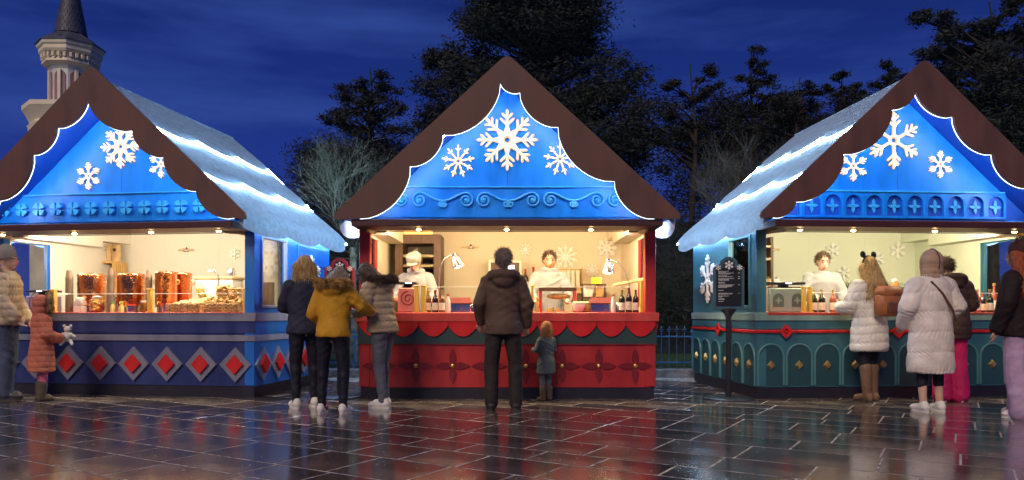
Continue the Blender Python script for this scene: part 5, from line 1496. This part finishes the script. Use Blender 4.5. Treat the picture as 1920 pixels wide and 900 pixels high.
def fur_ring(pts, r, n, ln, seed=0):
    "thin spikes all round a path of points"
    rg = random.Random(seed); mb = MB(); N = len(pts)
    for i in range(n):
        t = rg.uniform(0, N - 1.001); k = int(t); p = Vector(pts[k]).lerp(Vector(pts[k + 1]), t - k)
        d = Vector((rg.gauss(0, 1), rg.gauss(0, 1), rg.gauss(0, 1))).normalized()
        b = p + d * r; e_ = b + d * ln * rg.uniform(.5, 1.2) + Vector((0, 0, -.25 * ln)); s_ = d.cross(Vector((rg.gauss(0, 1), rg.gauss(0, 1), rg.gauss(0, 1)))).normalized() * .0035
        mb.add([b - s_, b + s_, e_], [(0, 1, 2)])
    return mb

def person(label, X, Y, face_deg, H, top, tcol, leg, lcol, shoe='sneaker', scol='shoe_white', hair='short', hcol='hair_brown',
           arms=None, lean=0.0, nod=0.0, turn=0.0, hem=.78, stance=.10, step=0.0, bulk=1.0, flare=1.0, quilt=None, hood=None, fur=None, z0=0.0, child=False, legw=1.0, faced=False, slim=1.0):
    k = H / 1.70
    t = thing('person', label, 'person', (X, Y, z0), R(face_deg) - PI / 2, None)     # face_deg: heading, 90 = away from the camera
    t.scale = (k, k, k)
    hs = 1.22 if child else 1.0          # children have larger heads
    # ---- pose helpers
    def LN(p):
        p = Vector(p)
        if lean and p.z > .70:
            w = smoothstep(.70, 1.05, p.z); a = R(lean) * w; dz = p.z - .90
            if dz > 0:
                y = p.y * math.cos(a) + dz * math.sin(a); z = .90 + dz * math.cos(a) - p.y * math.sin(a)
                p = Vector((p.x, y, z))
            else: p = Vector((p.x, p.y + 0, p.z))
        return p
    npv = Vector((0, -.005, 1.44)); hm = Euler((R(-nod), 0, R(turn))).to_matrix()
    def HP(p):
        q = (Vector(p) - npv) * hs
        return LN(npv + hm @ q)
    hrot = (Euler((R(-nod - lean), 0, R(turn))))
    arms_ = arms or (((.235, -.01, 1.13), (.245, .06, .88)), ((-.235, -.01, 1.13), (-.245, .06, .88)))
    # ---- body
    b = MB(); rh = (.072 * hs, .090 * hs, .108 * hs)
    b.ell(HP((0, .015, 1.595)), rh, 18, 12, hrot)
    b.ell(HP((0, .045, 1.545)), (.055 * hs, .062 * hs, .068 * hs), 14, 9, hrot)
    b.cap(HP((0, .098, 1.59)), HP((0, .116, 1.567)), .011, .016 * hs)                # nose
    for sg in (-1, 1):
        b.ell(HP((sg * .074, .005, 1.585)), (.014, .024, .034), 10, 7, hrot)          # ears
        b.ell(HP((sg * .032, .093, 1.618)), (.026, .012, .008), 8, 5, hrot)           # brow
    b.cap(HP((0, .095, 1.538)), HP((0, .092, 1.532)), .018, .018)
    b.cap(LN((0, -.01, 1.38)), HP((0, .0, 1.52)), .056, .050)
    b.cap(LN((0, 0, 1.30)), LN((0, 0, 1.02)), .125, .115); b.cap(LN((-.10, 0, 1.37)), LN((.10, 0, 1.37)), .065, .065)
    b.ell((0, 0, .92), (.155, .105, .13))
    st = stance
    feet = ((st, step), (-st, -step))
    for sg, (fx, fy) in zip((1, -1), feet):
        kn = (fx * .98, fy * .5 + .025, .49); an = (fx, fy - .015, .085)
        b.cap((sg * .085, 0, .88), kn, .082, .056); b.cap(kn, an, .055, .036); b.cap((fx, fy - .03, .05), (fx + sg * .015, fy + .12, .03), .036, .028)
    for (el, wr), sg in zip(arms_, (1, -1)):
        sh = LN((sg * .175, -.005, 1.375)); el = Vector(el); wr = Vector(wr); 
        b.cap(sh, el, .050, .040); b.cap(el, wr, .039, .027)
        d = (wr - el).normalized(); side = d.cross(Vector((0, 1, 0)))
        if side.length < .2: side = d.cross(Vector((1, 0, 0)))
        side.normalize(); nrm = side.cross(d); 
        pm = wr + d * .05
        b.ell(wr + d * .045, (.034, .034, .034)); b.cap(wr + d * .01, wr + d * .07, .026, .030)
        for q in range(4):                                                             # four fingers, bent
            o = side * ((q - 1.5) * .019); ln = (.062, .074, .070, .054)[q]
            p0 = wr + d * .082 + o; p1 = p0 + d * ln * .55 + nrm * .008 * sg; p2 = p1 + d * ln * .4 + nrm * .026
            b.cap(p0, p1, .0095, .0085, 8); b.cap(p1, p2, .0085, .0075, 8)
        p0 = wr + d * .03 - side * .032 * 1; b.cap(p0, p0 - side * .022 + d * .035, .0115, .010, 8); b.cap(p0 - side * .022 + d * .035, p0 - side * .020 + d * .065 + nrm * .008, .010, .008, 8)
    body = link('body', remesh(b, .0105 if not child else .010, 3), 'skin', t)
    if faced:
        for sg in (-1, 1):
            MB().ell(HP((sg * .031, .100, 1.600)), (.012, .006, .006), 10, 6, hrot).obj('eye', 'eye_dark', body)
            MB().cap(HP((sg * .046, .100, 1.622)), HP((sg * .016, .108, 1.624)), .005, .005, 6).obj('eyebrow', hcol, body)
        MB().ell(HP((0, .112, 1.537)), (.024, .006, .007), 10, 6, hrot).obj('mouth', 'lip', body)
    # ---- legs
    g = MB()
    lo = .30 if leg == 'boots' else .085
    if leg == 'cropped': lo = .30
    for sg, (fx, fy) in zip((1, -1), feet):
        hp_ = Vector((sg * .088, -.005, .90)); kn = Vector((fx * .98, fy * .5 + .025, .49)); an = Vector((fx, fy - .015, .085))
        wz = {'slim': (.098, .066, .050), 'boots': (.096, .068, .055), 'cropped': (.092, .064, .056), 'straight': (.104, .082, .074), 'wide': (.108, .100, .112)}[leg]
        wz = [q * legw for q in wz]
        g.cap(hp_, kn, wz[0], wz[1]); a2 = kn.lerp(an, (kn.z - lo) / (kn.z - an.z)) if lo > .09 else an
        g.cap(kn, a2, wz[1], wz[2])
        if leg in ('straight', 'wide'): g.cap(a2 + Vector((0, .004, .02)), a2 + Vector((0, .012, -.015)), wz[2], wz[2] * .98)
        elif leg == 'slim': g.cap(kn + Vector((0, -.030, -.07)), kn + Vector((0, -.022, -.17)), .052 * legw, .045 * legw)
        g.ell((sg * .075, -.045, .885), (.095 * legw, .085 * legw, .105))
    g.ell((0, 0, .96), (.150 * legw, .115, .12))
    link('trousers', remesh(g, .013, 4, wrinkle(.0042, X)), lcol, t)
    # ---- shoes or boots
    for sg, (fx, fy) in zip((1, -1), feet):
        s_ = MB(); tilt = sg * .018
        if shoe == 'boot':
            s_.cap((fx, fy - .03, .07), (fx + tilt, fy + .12, .045), .048, .042); s_.cap((fx, fy - .012, .10), (fx * .99, fy * .8 + .005, .40), .054, .072); s_.ell((fx, fy - .045, .05), (.044, .05, .05))
        elif shoe == 'ugg':
            s_.cap((fx, fy - .03, .06), (fx + tilt, fy + .11, .05), .056, .052); s_.cap((fx, fy - .01, .10), (fx, fy, .28), .068, .078)
        else:
            s_.cap((fx, fy - .045, .055), (fx + tilt, fy + .115, .040), .046, .040); s_.ell((fx, fy - .02, .085), (.044, .060, .045)); s_.ell((fx + tilt, fy + .11, .04), (.047, .06, .034))
        nm = 'boot' if shoe in ('boot', 'ugg') else 'shoe'
        o = link(nm, remesh(s_, .009, 3, wrinkle(.003 if nm == 'boot' else .001, fx)), scol, t)
        so = MB(); n = 18; pts = []
        for i in range(n):
            a = 2 * PI * i / n; ww = .050 if math.sin(a) > 0 else .044
            pts.append((fx + tilt * (math.sin(a) > 0) * abs(math.sin(a)) + ww * math.cos(a), fy + .035 + .130 * math.sin(a)))
        vs = [(p[0], p[1], .0) for p in pts] + [(p[0], p[1], .026 if shoe == 'sneaker' else .02) for p in pts]
        so.add(vs, [tuple(range(n))[::-1], tuple(range(n, 2 * n))] + [(i, (i + 1) % n, n + (i + 1) % n, n + i) for i in range(n)])
        so.obj('sole', 'rubber_white' if shoe == 'sneaker' and scol != 'shoe_dark' else 'rubber_dark', o)
        if shoe == 'sneaker':
            for q in range(3):
                for side_ in (-1, 1):
                    MB().box((fx + side_ * .0435, fy + .005 + q * .026, .052), (.006, .009, .045), Euler((R(25), 0, 0))).obj('side_stripe', 'stripe_pink' if scol == 'shoe_pinkwhite' else 'rubber_dark' if scol == 'shoe_white' and not quilt else 'rubber_white', o)
    # ---- upper garment
    c = MB(); th = .030 * bulk
    def ring(z, rx, ry, yo=0.0): return (z, (rx + th) , (ry + th), yo)
    rings = [ring(1.455, .058, .062, -.01), ring(1.42, .105, .075, -.01), ring(1.375, .165, .095, -.005), ring(1.30, .180 * slim, .112), ring(1.18, .168 * slim, .112), ring(1.05, .152 * slim * (1 if bulk <= 1.2 else 1.06), .106)]
    zz = 1.05
    while zz - .08 > hem:
        zz -= .08; w = smoothstep(1.05, .88, zz); e_ = flare * (1 + .0 * w)
        rings.append(ring(zz, (.152 + .026 * w) * slim + (.05 * (flare - 1)) * smoothstep(1.05, hem, zz) * 3, .106 + .022 * w + (.03 * (flare - 1)) * 3 * smoothstep(1.05, hem, zz)))
    rings.append((hem, rings[-1][1] * .985, rings[-1][2] * .985, 0))
    n = 22; vs = []
    for (z, rx, ry, yo) in rings:
        for i in range(n):
            a = 2 * PI * i / n; vs.append(LN((rx * math.cos(a), yo + ry * math.sin(a), z)))
    fs = [tuple(range(n))] + [tuple((len(rings) - 1) * n + i for i in range(n))[::-1]]
    for j in range(len(rings) - 1):
        for i in range(n): fs.append((j * n + i, (j + 1) * n + i, (j + 1) * n + (i + 1) % n, j * n + (i + 1) % n))
    c.add(vs, fs)
    for (el, wr), sg in zip(arms_, (1, -1)):
        sh = LN((sg * .165, -.005, 1.355)); el = Vector(el); wr = Vector(wr); d = (wr - el).normalized()
        w2 = el.lerp(wr, .97)
        c.cap(sh, el, .060 + th * .9, .046 + th); c.cap(el, w2, .046 + th, .036 + th * .85)
    if hood == 'down':
        pts = [LN((.135 * math.cos(a), -.055 - .105 * math.sin(a), 1.42 + .02 * math.sin(a))) for a in [PI * i / 10 for i in range(11)]]
        for i in range(10): c.cap(pts[i], pts[i + 1], .052, .052)
        c.ell(LN((0, -.12, 1.37)), (.12, .075, .085))
    if hood == 'up':
        c.cap(LN((0, -.02, 1.40)), HP((0, -.02, 1.47)), .115, .100)
        hd_ = MB().ell(HP((0, -.012, 1.605)), (.112, .125, .142), 18, 12, hrot).cap(HP((0, -.02, 1.45)), HP((0, -.02, 1.52)), .108, .108)
    if hood == 'collar':
        pts = [LN((.088 * math.cos(a), -.005 - .085 * math.sin(a), 1.46)) for a in [2 * PI * i / 14 for i in range(15)]]
        for i in range(14): c.cap(pts[i], pts[i + 1], .040, .040)
    dsp = puffer(quilt, .015 if quilt > .12 else .0135, X) if quilt else wrinkle(.0062, X)
    tp = link(top, remesh(c, .0115, 4, dsp), tcol, t)
    if hood == 'up':
        ho = link('hood', remesh(hd_, .0115, 3, puffer(.105, .013, X + 1)), 'hood_shaded_tan' if tcol == 'coat_ivory' else tcol, tp)
        MB().tube([tuple(HP((0, -.012 - .133 * math.cos(a), 1.605 + .150 * math.sin(a)))) for a in [-.7 + 2.4 * i / 14 for i in range(15)]], .007, 6).obj('hood_seam', 'leather_brown', ho)
    if hood == 'up' and fur:
        tr = [HP((.098 * math.cos(a), .095, 1.60 + .125 * math.sin(a))) for a in [2 * PI * i / 16 for i in range(17)]]
        MB().tube([tuple(p) for p in tr], .014, 7).obj('hood_trim', tcol, tp)
    if fur:
        if hood == 'up': pts = [HP((.098 * math.cos(a), .090, 1.60 + .128 * math.sin(a))) for a in [2 * PI * i / 24 for i in range(25)]]
        else: pts = [LN((.172 * math.cos(a), -.06 - .155 * math.sin(a), 1.455 - .015 * math.sin(a))) for a in [-.35 + (PI + .7) * i / 24 for i in range(25)]]
        m2 = MB().tube([tuple(p) for p in pts], .030, 8); f2 = fur_ring(pts, .026, 4200, .050, 3); m2.add(f2.v, f2.f)
        m2.obj('fur_trim', fur, tp, smooth=False)
    # ---- hair and hats
    hh = MB()
    if hair in ('short', 'bob', 'long', 'ponytail'):
        hh.ell(HP((0, -.012, 1.622 if hair != 'short' else 1.635)), ((.086 if hair != 'short' else .080) * hs, .098 * hs, (.102 if hair != 'short' else .084) * hs), 18, 12, hrot); hh.ell(HP((0, -.045, 1.575 if hair != 'short' else 1.605)), (.080 * hs, .066 * hs, (.090 if hair != 'short' else .070) * hs), 16, 10, hrot)
    if hair == 'bob':
        for a in range(-3, 4):
            x = .030 * a; hh.cap(HP((x, -.055 + .004 * a * a, 1.60)), HP((x * 1.18, -.075 + .006 * a * a, 1.45)), .040, .034)
    if hair == 'long':
        for a in range(-4, 5):
            x = .024 * a; hh.cap(HP((x, -.060 + .0035 * a * a, 1.60)), LN((x * 1.35, -.135 + .004 * a * a, 1.40)), .042, .042); hh.cap(LN((x * 1.35, -.135 + .004 * a * a, 1.40)), LN((x * 1.45 + .01 * math.sin(a * 2.1), -.150 + .003 * a * a, 1.23 + .02 * (a % 2))), .040, .026)
    if hair == 'ponytail':
        hh.cap(HP((0, -.10, 1.60)), HP((0, -.15, 1.54)), .030, .034); hh.cap(HP((0, -.15, 1.54)), HP((0, -.16, 1.40)), .034, .016)
    if hh.v:
        hme = remesh(hh, .009, 3, strands(.0035, X)); hair_o = link('hair', hme, hcol, t)
        rg = random.Random(int(abs(X) * 100)); fz = MB(); vsn = hme.vertices; ln = .05 if hair == 'short' else .10
        for i in range(1500):
            v = vsn[rg.randrange(len(vsn))]; d = (Vector((0, 0, -1)) * (1.0 if hair != 'short' else .3) + v.normal * .35 + Vector((rg.gauss(0, .25), rg.gauss(0, .25), rg.gauss(0, .2)))).normalized()
            s_ = v.normal.cross(d).normalized() * .0022; b0 = v.co - v.normal * .004; m0 = v.co + v.normal * .006 + d * ln * .5 * rg.uniform(.6, 1); e_ = m0 + (d + Vector((0, 0, -.5))).normalized() * ln * .5 * rg.uniform(.5, 1)
            fz.add([b0 - s_, b0 + s_, m0 + s_ * .7, e_, m0 - s_ * .7], [(0, 1, 2, 4), (4, 2, 3)])
        fo = fz.obj('hair_strands', hcol, hair_o, smooth=False); fo['kind'] = 'stuff'
    return t, HP, LN, hrot, hs, tp

def wall_free(S, px, off):
    "a place in front of stall S on the photograph column px, off metres before its front wall"
    x, _ = S.hit(px, HOR, -off); w = S.W(x, -off); return w[0], w[1]
down = ((.235, -.01, 1.13), (.235, .10, .90))
# man at the left edge
X, Y = ground(12, 748)
t, HP, LN, hr, hs, tp = person('man in cream puffer jacket, fur collar and grey beanie beside a child', X, Y, 12, 1.80, 'jacket', 'puffer_cream', 'straight', 'denim', 'sneaker', 'shoe_dark', None, 'hair_brown',
    arms=(((.235, .02, 1.14), (.20, .17, .93)), ((-.235, .0, 1.14), (-.22, .12, .92))), quilt=.085, hood='down', fur='fur_tan', bulk=1.25, hem=.84, step=.05, faced=True)
h = MB().lathe([(.090, -.02), (.100, .0), (.102, .03), (.098, .07), (.078, .12), (.035, .15), (.003, .155)], 20, rot=hr, c=HP((0, -.005, 1.615))).obj('beanie', 'beanie_grey', t)
MB().lathe([(.104, -.022), (.108, -.005), (.106, .03), (.100, .034)], 20, rot=hr, c=HP((0, -.005, 1.615)), cap=False).obj('cuff', 'beanie_grey', h)
# child in coral
X, Y = ground(78, 752)
t, HP, LN, hr, hs, tp = person('child in coral padded coat with fur hood holding a plush toy', X, Y, 40, 1.20, 'coat', 'puffer_coral', 'slim', 'legging_pink', 'ugg', 'boot_grey', None, 'hair_blond',
    arms=(((.25, .03, 1.12), (.19, .24, 1.05)), ((-.25, .02, 1.12), (-.14, .22, 1.02))), quilt=.095, hood='up', fur='fur_tan', bulk=1.5, hem=.50, flare=1.25, child=True)
ty = thing('plush_toy', 'white plush toy held by the child in coral', 'toy', (X + .26, Y + .06, .70), .3)
MB().ell((0, 0, .06), (.05, .045, .06), 12, 8).obj('belly', 'plush_white', ty); MB().ell((.01, 0, .145), (.042, .04, .038), 12, 8).obj('head', 'plush_white', ty)
for s_ in (-1, 1):
    MB().ell((.01 + s_ * .035, 0, .185), .018, 8, 6).obj('ear', 'plush_white', ty); MB().cap((s_ * .03, 0, .03), (s_ * .06, -.02, -.03), .02, .018).obj('leg', 'plush_white', ty); MB().cap((s_ * .04, 0, .09), (s_ * .085, -.01, .06), .017, .014).obj('arm', 'plush_white', ty)
# trio between the blue and the red stall
X, Y = ground(572, 764)
person('woman in dark navy coat with pale bobbed hair by the blue stall', X, Y, 118, 1.66, 'coat', 'coat_navy', 'slim', 'legging_black', 'sneaker', 'shoe_white', 'bob', 'hair_blond',
    arms=(((.22, .10, 1.14), (.13, .28, 1.12)), ((-.22, .10, 1.14), (-.10, .27, 1.10))), nod=10, hem=.83, stance=.105, step=.03)
X, Y = ground(624, 775)
person('woman in mustard jacket with wide fur hood and black leggings, back turned', X, Y, 84, 1.57, 'jacket', 'jacket_mustard', 'slim', 'legging_black', 'sneaker', 'shoe_white', 'bob', 'hair_grey',
    arms=(((.29, .12, 1.20), (.35, .27, 1.15)), ((-.245, .03, 1.12), (-.20, .22, 1.00))), nod=36, lean=10, hood='down', fur='fur_gold', bulk=1.0, hem=.855, stance=.125, quilt=None, slim=.96)
X, Y = ground(718, 764)
t, HP, LN, hr, hs, tp = person('woman in beige quilted jacket and blue jeans, bowed over her hands', X, Y, 158, 1.64, 'jacket', 'jacket_beige', 'slim', 'denim_grey', 'sneaker', 'shoe_white', 'bob', 'hair_brown',
    arms=(((.24, .08, 1.12), (.13, .30, 1.10)), ((-.235, .10, 1.13), (-.09, .29, 1.08))), nod=38, lean=10, hood='down', fur='fur_dark', bulk=1.2, hem=.86, stance=.07, step=.03, quilt=.075, legw=1.05)
tag(link('phone', MB().box((0, 0, 0), (.075, .15, .009), None, .003).mesh('phone'), 'black_plastic', None, (X - .30, Y + .12, 1.085), (R(35), 0, R(70))), 'slim dark phone held by the woman in beige', 'phone')
# man before the red stall
X, Y = ground(944, 768)
person('man in dark brown jacket and dark trousers, back turned at red stall', X, Y, 92, 1.72, 'jacket', 'jacket_brown', 'straight', 'trouser_dark', 'sneaker', 'shoe_dark', 'short', 'hair_grey',
    arms=(((.255, .0, 1.13), (.25, .10, .90)), ((-.255, -.02, 1.13), (-.24, .13, .93))), hood='down', bulk=.9, hem=.80, stance=.13, quilt=None, step=.02)
X, Y = ground(1024, 752)
person('small ginger-haired child in grey coat beside the man in brown', X, Y, 130, .90, 'coat', 'coat_teal_grey', 'slim', 'denim_grey', 'ugg', 'boot_grey', 'bob', 'hair_ginger',
    arms=(((.25, .03, 1.14), (.22, .20, 1.10)), ((-.25, .02, 1.14), (-.14, .24, 1.14))), bulk=1.2, hem=.62, flare=1.15, child=True)
# at the teal stall
X, Y = wall_free(SR_, 1630, .36)
t, HP, LN, hr, hs, tp = person('blond woman in white puffer coat and brown boots with tan rucksack', X, Y, 112, 1.68, 'coat', 'puffer_white', 'boots', 'legging_black', 'boot', 'boot_brown', 'long', 'hair_blond',
    arms=(((.25, .06, 1.13), (.19, .26, 1.10)), ((-.25, .06, 1.13), (-.17, .27, 1.12))), quilt=.10, bulk=1.5, hem=.60, flare=1.12, stance=.075, step=.025, nod=4)
hb_ = MB().tube([tuple(HP((.093 * math.cos(a), -.005, 1.625 + .105 * math.sin(a)))) for a in [PI * i / 14 for i in range(15)]], .009, 7).obj('headband', 'black_plastic', t)
for s_ in (-1, 1): MB().ell(HP((s_ * .085, -.005, 1.745)), (.042, .016, .042), 14, 8, hr).obj('round_ear', 'black_plastic', hb_)
bx, by = X, Y; an = R(112) - PI / 2
def rel(x, y, z, k): return (bx + (x * math.cos(an) - y * math.sin(an)) * k, by + (x * math.sin(an) + y * math.cos(an)) * k, z * k)
rk = thing('rucksack', 'tan leather rucksack on the back of the woman in white puffer', 'rucksack', rel(.02, -.235, 1.02, .99), an)
MB().bx(-.165, .165, -.085, .065, -.01, .27, .035).obj('bag_body', 'leather_tan', rk, ang=60); MB().bx(-.175, .175, -.105, .06, .20, .335, .045).obj('flap', 'leather_tan', rk, ang=60)
MB().bx(-.11, .11, -.108, -.085, .03, .15, .010).obj('front_pocket', 'leather_brown', rk)
for s_ in (-1, 1):
    MB().tube([(s_ * .09, .06, .30), (s_ * .10, .09, .36), (s_ * .11, .16, .38), (s_ * .13, .22, .30)], .012, 6).obj('strap', 'leather_brown', rk)
X, Y = ground(1745, 772)
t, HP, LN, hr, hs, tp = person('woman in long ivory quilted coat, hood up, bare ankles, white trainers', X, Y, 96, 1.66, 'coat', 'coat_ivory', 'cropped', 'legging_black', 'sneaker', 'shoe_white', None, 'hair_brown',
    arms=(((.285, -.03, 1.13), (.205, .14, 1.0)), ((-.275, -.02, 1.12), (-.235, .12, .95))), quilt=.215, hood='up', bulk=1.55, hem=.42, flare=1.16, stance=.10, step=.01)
st_ = [LN(p) for p in ((-.09, -.135, 1.40), (.02, -.165, 1.27), (.13, -.165, 1.10), (.20, -.12, .98))]
MB().tube([tuple(p) for p in st_], .012, 6).obj('bag_strap', 'leather_brown', t)
X, Y = wall_free(SR_, 1782, .40)
person('person in dark brown padded coat and bright pink trousers at teal stall', X, Y, 84, 1.70, 'coat', 'coat_dark_brown', 'wide', 'trouser_pink', 'sneaker', 'shoe_pinkwhite', 'short', 'hair_brown',
    arms=(((.25, .05, 1.14), (.20, .24, 1.12)), ((-.25, .05, 1.14), (-.20, .24, 1.10))), quilt=.11, bulk=1.5, hem=.74, hood='down', nod=16, lean=6, stance=.095)
X, Y = ground(1912, 783)
t, HP, LN, hr, hs, tp = person('red-haired woman in dark jacket, lilac trousers and pink-striped trainers', X, Y, 122, 1.72, 'jacket', 'jacket_maroon', 'wide', 'trouser_lilac', 'sneaker', 'shoe_pinkwhite', 'long', 'hair_red',
    arms=(((.25, .0, 1.13), (.23, .11, .88)), ((-.25, .0, 1.13), (-.25, .09, .87))), bulk=1.4, hem=.80, stance=.11, step=.06)
hat = MB().lathe([(.100, -.02), (.105, .0), (.104, .05), (.085, .10), (.03, .125), (.003, .127)], 20, rot=hr, c=HP((0, -.008, 1.625))).obj('hat', 'hat_maroon', t)
for s_ in (-1, 1):
    MB().lathe([(.034, 0), (.028, .03), (.004, .075)], 10, rot=hr, c=HP((s_ * .075, -.008, 1.705)), sy=.45).obj('ear_point', 'hat_maroon', hat)
# vendors
def vendor(S, px, ly, face, H, label, **k):
    x, _ = S.hit(px, HOR, ly); w = S.W(x, ly); return person(label, w[0], w[1], face, H, 'shirt', k.pop('tc', 'shirt_white'), 'straight', 'trouser_dark', 'sneaker', 'shoe_dark', z0=.171, faced=True, **k)
t, HP, LN, hr, hs, tp = vendor(SC_, 783, .85, 262, 1.66, 'vendor in grey peaked cap and white shirt behind the rose till', hair='short', hcol='hair_brown', nod=20, lean=10,
    arms=(((.25, .10, 1.12), (.20, .34, 1.08)), ((-.25, .10, 1.12), (-.30, .34, 1.06))), hood='collar')
cp = MB().lathe([(.098, -.02), (.105, .01), (.100, .06), (.06, .09), (.004, .10)], 20, rot=hr, c=HP((0, -.0, 1.635))).obj('cap', 'cap_grey', t)
MB().ell(HP((0, .10, 1.622)), (.075, .06, .010), 14, 6, hr).obj('peak', 'cap_grey', cp)
t, HP, LN, hr, hs, tp = vendor(SC_, 1030, .95, 272, 1.68, 'bearded vendor in white shirt behind the wooden display frame', hair='short', hcol='hair_brown', nod=12,
    arms=(((.27, .06, 1.14), (.22, .30, 1.05)), ((-.27, .06, 1.14), (-.22, .30, 1.05))), hood='collar', bulk=1.2)
bd = MB().ell(HP((0, .070, 1.535)), (.062, .052, .050), 14, 8, hr); link('beard', remesh(bd, .008, 2, strands(.002)), 'hair_ginger', t)
vendor(SR_, 1541, .80, 265, 1.66, 'dark-haired vendor in white shirt behind the champagne trio', hair='short', hcol='hair_brown', nod=14, arms=(((.25, .08, 1.13), (.19, .30, 1.08)), ((-.25, .08, 1.13), (-.19, .30, 1.06))), bulk=1.15)
